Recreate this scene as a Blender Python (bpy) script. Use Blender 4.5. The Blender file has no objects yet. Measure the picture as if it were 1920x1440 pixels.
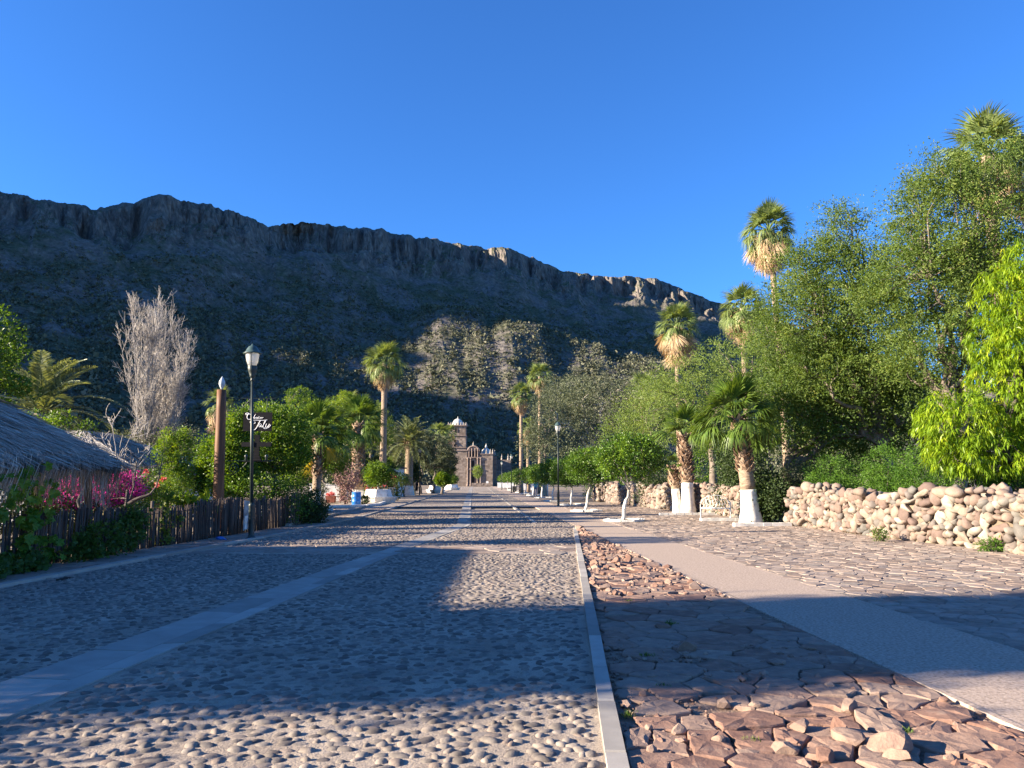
import bpy, bmesh, math, random
import numpy as np
from mathutils import Vector, Matrix

rng = np.random.default_rng(7)
random.seed(7)
SC = bpy.context.scene
COL = SC.collection

# ------------------------------------------------------------------ camera, sky, sun, exposure
F = 1442.0                    # focal length in pixels of a 1920 px wide frame
CAM_H = 1.6
PITCH = math.atan2(182.0, F)
cam = bpy.data.cameras.new('camera')
cam.sensor_width = 36.0
cam.lens = 36.0 * F / 1920.0
cam.clip_start = 0.05
cam.clip_end = 6000.0
co = bpy.data.objects.new('camera', cam)
COL.objects.link(co)
co.location = (0, 0, CAM_H)
co.rotation_euler = (math.pi / 2 + PITCH, 0, 0)
SC.camera = co

SUN_EL = math.radians(18.0)
SUN_AZ = math.radians(12.0)   # shadows fall towards (cos, sin) of this angle
TRAVEL = Vector((math.cos(SUN_EL) * math.cos(SUN_AZ), math.cos(SUN_EL) * math.sin(SUN_AZ), -math.sin(SUN_EL)))

world = bpy.data.worlds.new('World')
SC.world = world
world.use_nodes = True
nt = world.node_tree
nt.nodes.clear()
sky = nt.nodes.new('ShaderNodeTexSky')
sky.sky_type = 'NISHITA'
sky.sun_disc = False
sky.sun_elevation = SUN_EL
sky.sun_rotation = math.atan2(-TRAVEL.x, -TRAVEL.y)
sky.altitude = 600.0
sky.air_density = 1.0
sky.dust_density = 0.4
sky.ozone_density = 3.0
tint = nt.nodes.new('ShaderNodeMixRGB')
tint.blend_type = 'MULTIPLY'
tint.inputs[0].default_value = 1.0
tint.inputs[2].default_value = (0.30, 0.64, 1.08, 1)
hs = nt.nodes.new('ShaderNodeHueSaturation')
hs.inputs['Saturation'].default_value = 1.0
bg = nt.nodes.new('ShaderNodeBackground')
bg.inputs['Strength'].default_value = 0.072
wo = nt.nodes.new('ShaderNodeOutputWorld')
nt.links.new(sky.outputs[0], tint.inputs[1])
nt.links.new(tint.outputs[0], hs.inputs['Color'])
nt.links.new(hs.outputs[0], bg.inputs[0])
nt.links.new(bg.outputs[0], wo.inputs[0])

sl = bpy.data.lights.new('sun', 'SUN')
sl.energy = 5.0
sl.angle = math.radians(0.5)
sl.color = (1.0, 0.85, 0.65)
so = bpy.data.objects.new('sun', sl)
COL.objects.link(so)
so.rotation_euler = TRAVEL.to_track_quat('-Z', 'Y').to_euler()
so.location = (-60, -12, 40)

SC.view_settings.view_transform = 'Standard'
SC.view_settings.look = 'None'
SC.view_settings.gamma = 1.0
SC.view_settings.exposure = 1.98
SC.view_settings.use_curve_mapping = False

# ------------------------------------------------------------------ survey: pixel of the photograph -> place in the world
CT, ST = math.cos(PITCH), math.sin(PITCH)

def ray(px, py):
    a = (px - 960.0) / F
    b = (720.0 - py) / F
    return a, CT - b * ST, ST + b * CT

def G(px, py):
    a, f, z = ray(px, py)
    t = CAM_H / -z
    return (a * t, f * t)

def W(px, py, Y):
    a, f, z = ray(px, py)
    t = Y / f
    return np.array((a * t, Y, CAM_H + z * t))

def XP(px, Y):
    """x of a pixel column near the horizon at depth Y"""
    return (px - 960.0) / F * Y

# ------------------------------------------------------------------ mesh helpers
class MB:
    def __init__(s):
        s.v = []; s.f = []; s.r = []; s.n = 0
    def add(s, V, Fc, rnd=0.5, mat=0):
        V = np.asarray(V, float).reshape(-1, 3)
        Fc = np.asarray(Fc, np.int64)
        if Fc.ndim == 1:
            Fc = Fc[None, :]
        s.v.append(V)
        if np.isscalar(rnd):
            rnd = np.full(len(V), float(rnd))
        s.r.append(np.asarray(rnd, float))
        s.f.append((Fc + s.n, mat))
        s.n += len(V)
    def add_multi(s, V, faces, rnd=0.5, mat=0):
        V = np.asarray(V, float).reshape(-1, 3)
        base = s.n
        s.v.append(V); s.n += len(V)
        s.r.append(np.full(len(V), float(rnd)) if np.isscalar(rnd) else np.asarray(rnd, float))
        byk = {}
        for f in faces:
            byk.setdefault(len(f), []).append(f)
        for k, fl in byk.items():
            s.f.append((np.asarray(fl, np.int64) + base, mat))
    def mesh(s, name, mats, smooth=False):
        me = bpy.data.meshes.new(name)
        V = np.concatenate(s.v) if s.v else np.zeros((0, 3))
        loops = np.concatenate([f.ravel() for f, m in s.f]).astype(np.int32)
        sizes = np.concatenate([np.full(len(f), f.shape[1]) for f, m in s.f]).astype(np.int32)
        mi = np.concatenate([np.full(len(f), m) for f, m in s.f]).astype(np.int32)
        starts = np.concatenate(([0], np.cumsum(sizes)[:-1])).astype(np.int32)
        me.vertices.add(len(V))
        me.vertices.foreach_set('co', V.astype(np.float32).ravel())
        me.loops.add(len(loops))
        me.loops.foreach_set('vertex_index', loops)
        me.polygons.add(len(sizes))
        me.polygons.foreach_set('loop_start', starts)
        me.polygons.foreach_set('loop_total', sizes)
        me.polygons.foreach_set('material_index', mi)
        me.polygons.foreach_set('use_smooth', np.full(len(sizes), bool(smooth)))
        at = me.attributes.new('rnd', 'FLOAT', 'POINT')
        at.data.foreach_set('value', np.concatenate(s.r).astype(np.float32))
        me.update(calc_edges=True)
        for m in (mats if isinstance(mats, (list, tuple)) else [mats]):
            me.materials.append(m)
        return me
    def build(s, name, mats, parent=None, smooth=False, kind=None, local=True):
        me = s.mesh(name, mats, smooth)
        return link(name, me, parent, kind=kind)

def link(name, me, parent=None, loc=None, rot=None, scale=None, kind=None):
    o = bpy.data.objects.new(name, me)
    COL.objects.link(o)
    if parent is not None:
        o.parent = parent
    if loc is not None: o.location = loc
    if rot is not None: o.rotation_euler = rot
    if scale is not None: o.scale = scale if hasattr(scale, '__len__') else (scale,) * 3
    if kind: o['kind'] = kind
    return o

def tag(o, label=None, cat=None, group=None, kind=None):
    if label: o['label'] = label
    if cat: o['category'] = cat
    if group: o['group'] = group
    if kind: o['kind'] = kind
    return o

def thing(name, label, cat, loc=(0, 0, 0), rz=0.0, group=None):
    o = bpy.data.objects.new(name, None)
    o.empty_display_size = 0.2
    COL.objects.link(o)
    o.location = loc
    o.rotation_euler = (0, 0, rz)
    return tag(o, label, cat, group)

def copy_tree(o, parent=None):
    c = o.copy()
    COL.objects.link(c)
    if parent is not None:
        c.parent = parent
    for ch in list(o.children):
        copy_tree(ch, c)
    return c

def nrm(a):
    a = np.asarray(a, float)
    return a / np.maximum(np.linalg.norm(a, axis=-1, keepdims=True), 1e-9)

def tube(mb, P, R, sides=6, rnd=0.5, mat=0, caps=True, jit=0.0):
    P = np.asarray(P, float)
    n = len(P)
    R = np.broadcast_to(np.asarray(R, float), (n,))
    T = np.gradient(P, axis=0)
    T = nrm(T)
    ref = np.array((0.0, 0.0, 1.0)) if abs(T[0, 2]) < 0.9 else np.array((1.0, 0.0, 0.0))
    V = []
    u = nrm(np.cross(T[0], ref))
    an = np.linspace(0, 2 * np.pi, sides, endpoint=False)
    for i in range(n):
        u = u - T[i] * np.dot(u, T[i])
        u = nrm(u)
        w = np.cross(T[i], u)
        rr = R[i] * (1 + (rng.uniform(-jit, jit, sides) if jit else 0))
        V.append(P[i] + np.outer(np.cos(an) * rr, u) + np.outer(np.sin(an) * rr, w))
    V = np.concatenate(V)
    i = np.arange(n - 1)[:, None] * sides
    j = np.arange(sides)[None, :]
    j2 = (j + 1) % sides
    Fq = np.stack([i + j, i + j2, i + sides + j2, i + sides + j], -1).reshape(-1, 4)
    mb.add(V, Fq, rnd, mat)
    if caps:
        mb.f.append((np.arange(sides)[None, ::-1] + mb.n - len(V), mat))
        mb.f.append((np.arange(sides)[None, :] + mb.n - sides, mat))

def lathe(mb, prof, sides=16, c=(0, 0, 0), rnd=0.5, mat=0):
    prof = np.asarray(prof, float)
    an = np.linspace(0, 2 * np.pi, sides, endpoint=False)
    V = np.stack([np.outer(prof[:, 0], np.cos(an)), np.outer(prof[:, 0], np.sin(an)),
                  np.repeat(prof[:, 1][:, None], sides, 1)], -1).reshape(-1, 3) + np.array(c, float)
    n = len(prof)
    i = np.arange(n - 1)[:, None] * sides
    j = np.arange(sides)[None, :]
    j2 = (j + 1) % sides
    mb.add(V, np.stack([i + j, i + j2, i + sides + j2, i + sides + j], -1).reshape(-1, 4), rnd, mat)
    mb.f.append((np.arange(sides)[None, ::-1] + mb.n - len(V), mat))
    mb.f.append((np.arange(sides)[None, :] + mb.n - sides, mat))

BOXF = np.array([(0, 3, 2, 1), (4, 5, 6, 7), (0, 1, 5, 4), (1, 2, 6, 5), (2, 3, 7, 6), (3, 0, 4, 7)])

def box(mb, c, s, rz=0.0, rnd=0.5, mat=0, M=None, taper=1.0):
    x, y, z = s[0] / 2, s[1] / 2, s[2] / 2
    t = taper
    V = np.array([(-x, -y, -z), (x, -y, -z), (x, y, -z), (-x, y, -z), (-x * t, -y * t, z), (x * t, -y * t, z), (x * t, y * t, z), (-x * t, y * t, z)])
    if M is not None:
        V = V @ np.asarray(M).T
    elif rz:
        cz, sz = math.cos(rz), math.sin(rz)
        V = np.stack([V[:, 0] * cz - V[:, 1] * sz, V[:, 0] * sz + V[:, 1] * cz, V[:, 2]], -1)
    mb.add(V + np.array(c, float), BOXF, rnd, mat)

def prism(mb, poly, z0, z1, rnd=0.5, mat=0, bottom=False):
    poly = np.asarray(poly, float)
    n = len(poly)
    V = np.concatenate([np.c_[poly, np.full(n, z0)], np.c_[poly, np.full(n, z1)]])
    faces = [tuple(range(n, 2 * n))]
    for i in range(n):
        j = (i + 1) % n
        faces.append((i, j, n + j, n + i))
    if bottom:
        faces.append(tuple(range(n - 1, -1, -1)))
    mb.add_multi(V, faces, rnd, mat)

# value noise -----------------------------------------------------------
_perm = rng.integers(0, 2 ** 31, 4096)
_val = rng.random(4096)
def vnoise(x, y):
    xi = np.floor(x).astype(np.int64); yi = np.floor(y).astype(np.int64)
    fx = x - xi; fy = y - yi
    fx = fx * fx * (3 - 2 * fx); fy = fy * fy * (3 - 2 * fy)
    def h(a, b):
        return _val[(_perm[(a & 4095)] + b * 7919) & 4095]
    return (h(xi, yi) * (1 - fx) + h(xi + 1, yi) * fx) * (1 - fy) + (h(xi, yi + 1) * (1 - fx) + h(xi + 1, yi + 1) * fx) * fy
def fbm(x, y, o=4, ridged=False):
    s = 0; a = 1; t = 0
    for k in range(o):
        n = vnoise(x * 2 ** k + 17.3 * k, y * 2 ** k + 5.1 * k) * 2 - 1
        if ridged: n = 1 - 2 * np.abs(n)
        s = s + a * n; t += a; a *= 0.5
    return s / t

# ------------------------------------------------------------------ materials
def mat_base(name):
    m = bpy.data.materials.new(name)
    m.use_nodes = True
    n = m.node_tree.nodes
    return m, m.node_tree, n['Principled BSDF'], n['Material Output']

def ramp(nt, fac, stops):
    r = nt.nodes.new('ShaderNodeValToRGB')
    e = r.color_ramp.elements
    while len(e) < len(stops): e.new(0.5)
    for i, (p, c) in enumerate(stops):
        e[i].position = p
        e[i].color = tuple(c) + (1,) if len(c) == 3 else c
    nt.links.new(fac, r.inputs[0])
    return r.outputs[0]

def noise(nt, scale, detail=4, rough=0.55, vec=None, dist=0.0):
    t = nt.nodes.new('ShaderNodeTexNoise')
    t.inputs['Scale'].default_value = scale
    t.inputs['Detail'].default_value = detail
    t.inputs['Roughness'].default_value = rough
    t.inputs['Distortion'].default_value = dist
    if vec is not None: nt.links.new(vec, t.inputs['Vector'])
    return t.outputs['Fac']

def coords(nt, kind='Object', scale=None):
    tc = nt.nodes.new('ShaderNodeTexCoord')
    v = tc.outputs[kind]
    if scale is not None:
        mp = nt.nodes.new('ShaderNodeMapping')
        mp.inputs['Scale'].default_value = scale
        nt.links.new(v, mp.inputs[0])
        v = mp.outputs[0]
    return v

def geo_pos(nt, scale=None):
    g = nt.nodes.new('ShaderNodeNewGeometry')
    v = g.outputs['Position']
    if scale is not None:
        mp = nt.nodes.new('ShaderNodeMapping')
        mp.inputs['Scale'].default_value = scale
        nt.links.new(v, mp.inputs[0])
        v = mp.outputs[0]
    return v

def mixc(nt, fac, a, b, mode='MIX'):
    m = nt.nodes.new('ShaderNodeMixRGB')
    m.blend_type = mode
    for i, x in ((0, fac), (1, a), (2, b)):
        if hasattr(x, 'is_output') or isinstance(x, bpy.types.NodeSocket):
            nt.links.new(x, m.inputs[i])
        elif i == 0: m.inputs[0].default_value = x
        else: m.inputs[i].default_value = tuple(x) + (1,) if len(x) == 3 else x
    return m.outputs[0]

def bump(nt, h, strength=0.5, dist=0.02, prev=None):
    b = nt.nodes.new('ShaderNodeBump')
    b.inputs['Strength'].default_value = strength
    b.inputs['Distance'].default_value = dist
    nt.links.new(h, b.inputs['Height'])
    if prev is not None: nt.links.new(prev, b.inputs['Normal'])
    return b.outputs[0]

def attr(nt, name='rnd'):
    a = nt.nodes.new('ShaderNodeAttribute')
    a.attribute_name = name
    return a.outputs['Fac']

def objrnd(nt):
    return nt.nodes.new('ShaderNodeObjectInfo').outputs['Random']

def simple(name, stops, nscale=6.0, rough=0.8, bstr=0.3, bdist=0.01, bscale=40.0, vec='Object', metallic=0.0, spec=0.3, src='noise', scale=None, mixn=0.35):
    """stops: colour ramp. src: noise | rnd | obj"""
    m, nt, p, out = mat_base(name)
    v = coords(nt, vec, scale) if vec != 'World' else geo_pos(nt, scale)
    n1 = noise(nt, nscale, 5, 0.6, v)
    if src == 'noise':
        c = ramp(nt, n1, stops)
    else:
        f = attr(nt) if src == 'rnd' else objrnd(nt)
        c = ramp(nt, f, stops)
        g = ramp(nt, n1, [(0.25, (1 - mixn,) * 3), (0.75, (1 + mixn * 0.4,) * 3)])
        c = mixc(nt, 1.0, c, g, 'MULTIPLY')
    nt.links.new(c, p.inputs['Base Color'])
    p.inputs['Roughness'].default_value = rough
    p.inputs['Metallic'].default_value = metallic
    p.inputs['Specular IOR Level'].default_value = spec
    if bstr:
        n2 = noise(nt, bscale, 4, 0.65, v)
        nt.links.new(bump(nt, n2, bstr, bdist), p.inputs['Normal'])
    return m

def leafmat(name, stops, transl=0.35, rough=0.55, tc=(1.5, 1.35, 0.45)):
    m, nt, p, out = mat_base(name)
    c = ramp(nt, attr(nt), stops)
    nt.links.new(c, p.inputs['Base Color'])
    p.inputs['Roughness'].default_value = rough
    p.inputs['Specular IOR Level'].default_value = 0.35
    tr = nt.nodes.new('ShaderNodeBsdfTranslucent')
    nt.links.new(mixc(nt, 1.0, c, tc, 'MULTIPLY'), tr.inputs['Color'])
    ms = nt.nodes.new('ShaderNodeMixShader')
    ms.inputs[0].default_value = transl
    nt.links.new(p.outputs[0], ms.inputs[1])
    nt.links.new(tr.outputs[0], ms.inputs[2])
    nt.links.new(ms.outputs[0], out.inputs['Surface'])
    return m
# ------------------------------------------------------------------ mountain
def azel(px, py):
    a, f, z = ray(px, py)
    return math.degrees(math.atan2(a, f)), math.degrees(math.atan2(z, math.hypot(a, f)))
SKYLINE = [(0, 366), (30, 372), (60, 379), (110, 378), (130, 380), (165, 391), (182, 397), (200, 388), (225, 386), (250, 391), (268, 380), (300, 379), (345, 390), (400, 405),
           (440, 413), (505, 430), (535, 424), (575, 419), (610, 421), (655, 436), (690, 436), (720, 441), (760, 451), (800, 452), (850, 462), (900, 469),
           (950, 474), (1000, 488), (1040, 505), (1058, 516), (1100, 518), (1160, 525), (1185, 521), (1215, 523), (1250, 530), (1272, 541), (1285, 552), (1345, 568),
           (1450, 600), (1600, 660), (1750, 705), (1920, 745)]
_ae = np.array([azel(*p) for p in SKYLINE])
AZ_K = np.concatenate(([-130, -100, -90, -82, -74, -68, -60, -50, -40], _ae[:, 0], [45, 60, 90]))
EL_K = np.concatenate(([3, 3, 5, 10, 14, 17, 20, 21.3, 21.5], _ae[:, 1], [4.0, 3, 3]))
R_AZ = [-130, -100, -75, -60, -45, -34, -20, -10, 0, 8, 15, 30, 45, 90]
R_V = [900, 900, 860, 800, 720, 640, 740, 830, 930, 1010, 1080, 1200, 1250, 1200]

def terrain(azd, tt):
    """azd: azimuth degrees, tt: 0 foot .. 1 rim .. >1 plateau. returns xyz"""
    R = np.interp(azd, R_AZ, R_V)
    el = np.interp(azd, AZ_K, EL_K)
    H = R * np.tan(np.radians(el))
    r0 = np.maximum(R * 0.36, 285)
    shift = 0.05 * fbm(azd * 0.30, azd * 0 + 3.3, 4) + 0.020 * fbm(azd * 1.5, tt * 14 + 9.0, 5)
    band = np.clip((tt - 0.80) / 0.12, 0, 1) * np.clip((1.0 - tt) / 0.03, 0, 1)
    t = tt
    r = r0 + (R - r0) * tt + (R - r0) * shift * band * 2.0
    lo = 0.85 * np.power(np.clip(t / 0.92, 0, 1), 1.25)
    s = np.clip((t - 0.92) / 0.075, 0, 1)
    s = s * s * (3 - 2 * s)
    h = H * (lo + 0.15 * s)
    a = np.radians(azd)
    x = r * np.sin(a); y = r * np.cos(a)
    w = np.clip(t * 1.6, 0, 1) * np.clip((0.99 - t) / 0.04, 0.25, 1)
    z = h + w * (13.0 * fbm(x / 95, y / 95, 5, True) + 5.0 * fbm(azd * 0.45 + t * 1.5, t * 2.2, 3, True) + 3.5 * fbm(x / 17, y / 17, 3))
    z = z - 4.0 * np.clip(t - 1.0, 0, 1) ** 0.5
    # unseen summit added to shade the slope; its saddle lets sun onto the spur
    H2 = np.interp(azd, [-95, -90, -86, -83, -80, -78, -76, -74, -71, -69, -66, -62, -57, -50, -45, -40], [150, 220, 330, 430, 422, 396, 392, 405, 440, 470, 510, 545, 575, 560, 430, 0])
    H2 = H2 + 17 * fbm(azd * 1.0, azd * 0 + 8.8, 4) * (azd < -42)
    s2 = np.clip((t - 1.05) / 0.45, 0, 1); s2 = s2 * s2 * (3 - 2 * s2)
    z = np.where(H2 > z, z + (H2 - z) * s2, z)
    # the low spur in front of the main slope
    z = z + 31.0 * np.exp(-((azd - 3.0) / 7.5) ** 2) * np.exp(-((t - 0.38) / 0.17) ** 2)
    z = z + 26.0 * np.exp(-((azd - 11.0) / 5.0) ** 2) * np.exp(-((t - 0.24) / 0.13) ** 2)
    z = z + 16.0 * np.exp(-((azd + 5.0) / 3.0) ** 2) * np.exp(-((t - 0.50) / 0.10) ** 2)
    z = z + CAM_H * np.clip(t * 3, 0, 1) - 0.25
    # rim crags
    z = z + np.clip((t - 0.97) / 0.03, 0, 1) * np.clip((1.06 - t) / 0.06, 0, 1) * (4.0 * fbm(azd * 2.4, azd * 0 + 1.7, 5) + 0.5)
    return x, y, z

def tgrid():
    az = np.concatenate((np.linspace(-130, -76, 60), np.linspace(-75, -36, 150)[:-1], np.linspace(-36, 26, 820), np.linspace(26, 90, 60)[1:]))
    tt = np.concatenate((np.linspace(0, 0.80, 92), np.linspace(0.80, 1.0, 62)[1:], [1.01, 1.03, 1.06, 1.1, 1.17, 1.25, 1.33, 1.42, 1.5, 1.7]))
    return az, tt
_az, _tt = tgrid()
_A, _T = np.meshgrid(_az, _tt, indexing='ij')
TX, TY, TZ = terrain(_A, _T)
def rock_mountain_mat():
    m, nt, p, out = mat_base('mountain_rock')
    pos = geo_pos(nt)
    g = nt.nodes.new('ShaderNodeNewGeometry')
    sep = nt.nodes.new('ShaderNodeSeparateXYZ')
    nt.links.new(g.outputs['Normal'], sep.inputs[0])
    n1 = noise(nt, 0.03, 8, 0.65, pos)
    n2 = noise(nt, 0.35, 6, 0.7, pos)
    soil = ramp(nt, n2, [(0.3, (0.075, 0.068, 0.064)), (0.5, (0.15, 0.135, 0.125)), (0.7, (0.25, 0.225, 0.20))])
    shrub = ramp(nt, n2, [(0.35, (0.05, 0.058, 0.032)), (0.65, (0.13, 0.13, 0.08))])
    low = mixc(nt, ramp(nt, n1, [(0.42, (0, 0, 0)), (0.58, (1, 1, 1))]), soil, shrub)
    # vertical fluting of the cliffs
    pv = geo_pos(nt, (1, 1, 0.38))
    n3 = noise(nt, 0.22, 6, 0.7, pv)
    cliff = ramp(nt, n3, [(0.30, (0.06, 0.054, 0.05)), (0.48, (0.14, 0.122, 0.11)), (0.64, (0.25, 0.215, 0.185)), (0.8, (0.34, 0.29, 0.24))])
    f = ramp(nt, sep.outputs['Z'], [(0.52, (1, 1, 1)), (0.74, (0, 0, 0))])
    c = mixc(nt, f, low, cliff)
    nt.links.new(c, p.inputs['Base Color'])
    p.inputs['Roughness'].default_value = 0.95
    p.inputs['Specular IOR Level'].default_value = 0.1
    b1 = bump(nt, n3, 0.8, 2.5)
    b2 = bump(nt, n2, 0.8, 1.5, b1)
    nt.links.new(b2, p.inputs['Normal'])
    return m

mb = MB()
n0, n1_ = _A.shape
idx = np.arange(n0 * n1_).reshape(n0, n1_)
Fq = np.stack([idx[:-1, :-1], idx[:-1, 1:], idx[1:, 1:], idx[1:, :-1]], -1).reshape(-1, 4)[:, ::-1]
mb.add(np.stack([TX, TY, TZ], -1).reshape(-1, 3), Fq)
mtn = mb.build('mountain', rock_mountain_mat(), smooth=False, kind='structure')

# valley floor -----------------------------------------------------------
def ground_mat():
    m, nt, p, out = mat_base('dry_earth')
    pos = geo_pos(nt)
    n = noise(nt, 0.6, 7, 0.65, pos)
    c = ramp(nt, n, [(0.3, (0.11, 0.085, 0.06)), (0.55, (0.20, 0.155, 0.11)), (0.75, (0.27, 0.22, 0.16))])
    nt.links.new(c, p.inputs['Base Color'])
    p.inputs['Roughness'].default_value = 0.95
    n2 = noise(nt, 12, 5, 0.7, pos)
    nt.links.new(bump(nt, n2, 0.6, 0.03), p.inputs['Normal'])
    return m
M_EARTH = ground_mat()
mb = MB()
gx = np.concatenate((np.linspace(-1600, -60, 12), np.linspace(-50, 50, 21), np.linspace(60, 1600, 12)))
gy = np.concatenate((np.linspace(-400, -20, 6), np.linspace(-10, 320, 34), np.linspace(400, 2600, 10)))
X, Y = np.meshgrid(gx, gy, indexing='ij')
Z = np.full(X.shape, -0.06)
i = np.arange(X.size).reshape(X.shape)
mb.add(np.stack([X, Y, Z], -1).reshape(-1, 3), np.stack([i[:-1, :-1], i[1:, :-1], i[1:, 1:], i[:-1, 1:]], -1).reshape(-1, 4))
mb.build('ground', M_EARTH, kind='structure')
# ------------------------------------------------------------------ the avenue
AXS = -0.0434
def pathL(y): return 3.54 + AXS * y
def pathR(y): return 5.15 + AXS * y
def kerbW(y): return 0.21 + 0.0705 * y          # left face of the kerb beside the broken paving
def kerbL(y): return np.interp(y, [0, 12, 19, 23.2, 34.7, 71, 240], [-8.6, -7.78, -7.34, -6.98, -6.75, -7.9, -15.2])
_gy = [3.0, 6.37, 9.0, 15.1, 17.8, 24.1, 28.4, 84, 235]
def gutL(y): return np.interp(y, _gy, [-4.48, -4.04, -3.80, -3.27, -2.97, -2.42, -2.02, -4.95, -12.4])
def gutC(y): return np.interp(y, _gy, [-3.92, -3.58, -3.36, -2.94, -2.66, -2.09, -1.66, -4.50, -12.02])
def gutR(y): return np.interp(y, _gy, [-3.62, -3.34, -3.14, -2.72, -2.50, -1.96, -1.52, -4.38, -11.9])

def mortar_mat(name, c0, c1, c2, vor=0.0, vscale=7.0):
    m, nt, p, out = mat_base(name)
    pos = geo_pos(nt)
    n = noise(nt, 1.1, 6, 0.6, pos)
    n2 = noise(nt, 60, 4, 0.7, pos)
    c = ramp(nt, n, [(0.3, c0), (0.5, c1), (0.72, c2)])
    g = ramp(nt, n2, [(0.3, (0.62,) * 3), (0.7, (1.15,) * 3)])
    c = mixc(nt, 1.0, c, g, 'MULTIPLY')
    nt.links.new(c, p.inputs['Base Color'])
    p.inputs['Roughness'].default_value = 0.9
    p.inputs['Specular IOR Level'].default_value = 0.2
    b = bump(nt, n2, 1.0, 0.010)
    n3 = noise(nt, 13, 5, 0.65, pos)
    b = bump(nt, n3, 0.8, 0.022, b)
    if vor:
        v = nt.nodes.new('ShaderNodeTexVoronoi')
        v.inputs['Scale'].default_value = vscale
        nt.links.new(pos, v.inputs['Vector'])
        inv = ramp(nt, v.outputs['Distance'], [(0.0, (1, 1, 1)), (0.55, (0, 0, 0))])
        b = bump(nt, inv, 1.0, vor, b)
    nt.links.new(b, p.inputs['Normal'])
    return m

M_MORTAR = mortar_mat('cobble_mortar', (0.28, 0.225, 0.18), (0.40, 0.33, 0.265), (0.49, 0.415, 0.34))
M_MORTAR_FAR = mortar_mat('cobble_mortar_far', (0.24, 0.20, 0.165), (0.33, 0.28, 0.235), (0.40, 0.345, 0.295), vor=0.05, vscale=7.5)
M_COBBLE = simple('cobble_stone', [(0.0, (0.12, 0.10, 0.088)), (0.35, (0.19, 0.162, 0.138)), (0.7, (0.29, 0.245, 0.205)), (1.0, (0.21, 0.16, 0.13))],
                  nscale=14, rough=0.8, bstr=0.6, bdist=0.006, bscale=55, vec='World', src='rnd', mixn=0.5, spec=0.4)
M_COBBLE_OBJ = simple('cobble_stone_near', [(0.0, (0.12, 0.10, 0.088)), (0.35, (0.19, 0.162, 0.138)), (0.7, (0.29, 0.245, 0.205)), (1.0, (0.21, 0.16, 0.13))],
                      nscale=14, rough=0.8, bstr=0.6, bdist=0.006, bscale=55, vec='World', src='obj', mixn=0.5, spec=0.4)
M_CONC = simple('gutter_concrete', [(0.3, (0.27, 0.255, 0.23)), (0.5, (0.36, 0.34, 0.31)), (0.7, (0.45, 0.42, 0.38))], nscale=2.2, rough=0.8, bstr=0.4, bdist=0.004, bscale=90, vec='World')
M_CONC_OBJ = simple('gutter_panel_concrete', [(0.0, (0.25, 0.235, 0.21)), (0.5, (0.33, 0.305, 0.275)), (1.0, (0.42, 0.39, 0.35))], nscale=3.0, rough=0.8, bstr=0.4, bdist=0.004, bscale=90, vec='World', src='obj', mixn=0.25)
M_WALK = simple('exposed_aggregate_path', [(0.30, (0.16, 0.12, 0.095)), (0.45, (0.34, 0.265, 0.21)), (0.6, (0.44, 0.345, 0.28)), (0.75, (0.52, 0.43, 0.355))], nscale=34, rough=0.9, bstr=0.8, bdist=0.006, bscale=60, vec='World')
M_WHITE = simple('whitewash', [(0.28, (0.42, 0.37, 0.31)), (0.42, (0.64, 0.61, 0.55)), (0.6, (0.74, 0.72, 0.67)), (0.8, (0.80, 0.78, 0.74))], nscale=4.5, rough=0.85, bstr=0.4, bdist=0.01, bscale=18, vec='World')

def sheet(name, pts, z, mat, kind='structure', n=1):
    """quad strip between two polylines [(xl, xr, y), ...]"""
    m = MB()
    V = []
    for xl, xr, y in pts:
        V += [(xl, y, z), (xr, y, z)]
    Fc = [(2 * i, 2 * i + 1, 2 * i + 3, 2 * i + 2) for i in range(len(pts) - 1)]
    m.add(V, Fc)
    return m.build(name, mat, kind=kind)

ys = np.concatenate((np.linspace(-6, 30, 37), np.linspace(32, 240, 53)))
road = thing('cobbled_road', None, None)
road['kind'] = 'structure'
def road_right(y): return kerbW(y) if y < 27.4 else pathL(y)
o = sheet('mortar_bed', [(kerbL(y), road_right(y), y) for y in ys if y <= 46], 0.0, M_MORTAR, kind=None)
o.parent = road
o = sheet('mortar_bed', [(kerbL(y), road_right(y), y) for y in ys if y >= 46], 0.0, M_MORTAR_FAR, kind=None)
o.parent = road

def in_road(x, y, pad=0.05):
    ok = (x > kerbL(y) + 0.12 + pad) & (x < np.where(y < 27.4, kerbW(y), pathL(y)) - pad)
    ok &= ~((x > gutL(y) - pad) & (x < gutR(y) + pad))
    ok &= ~((y > 17.3) & (y < 19.5))
    return ok

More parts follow.
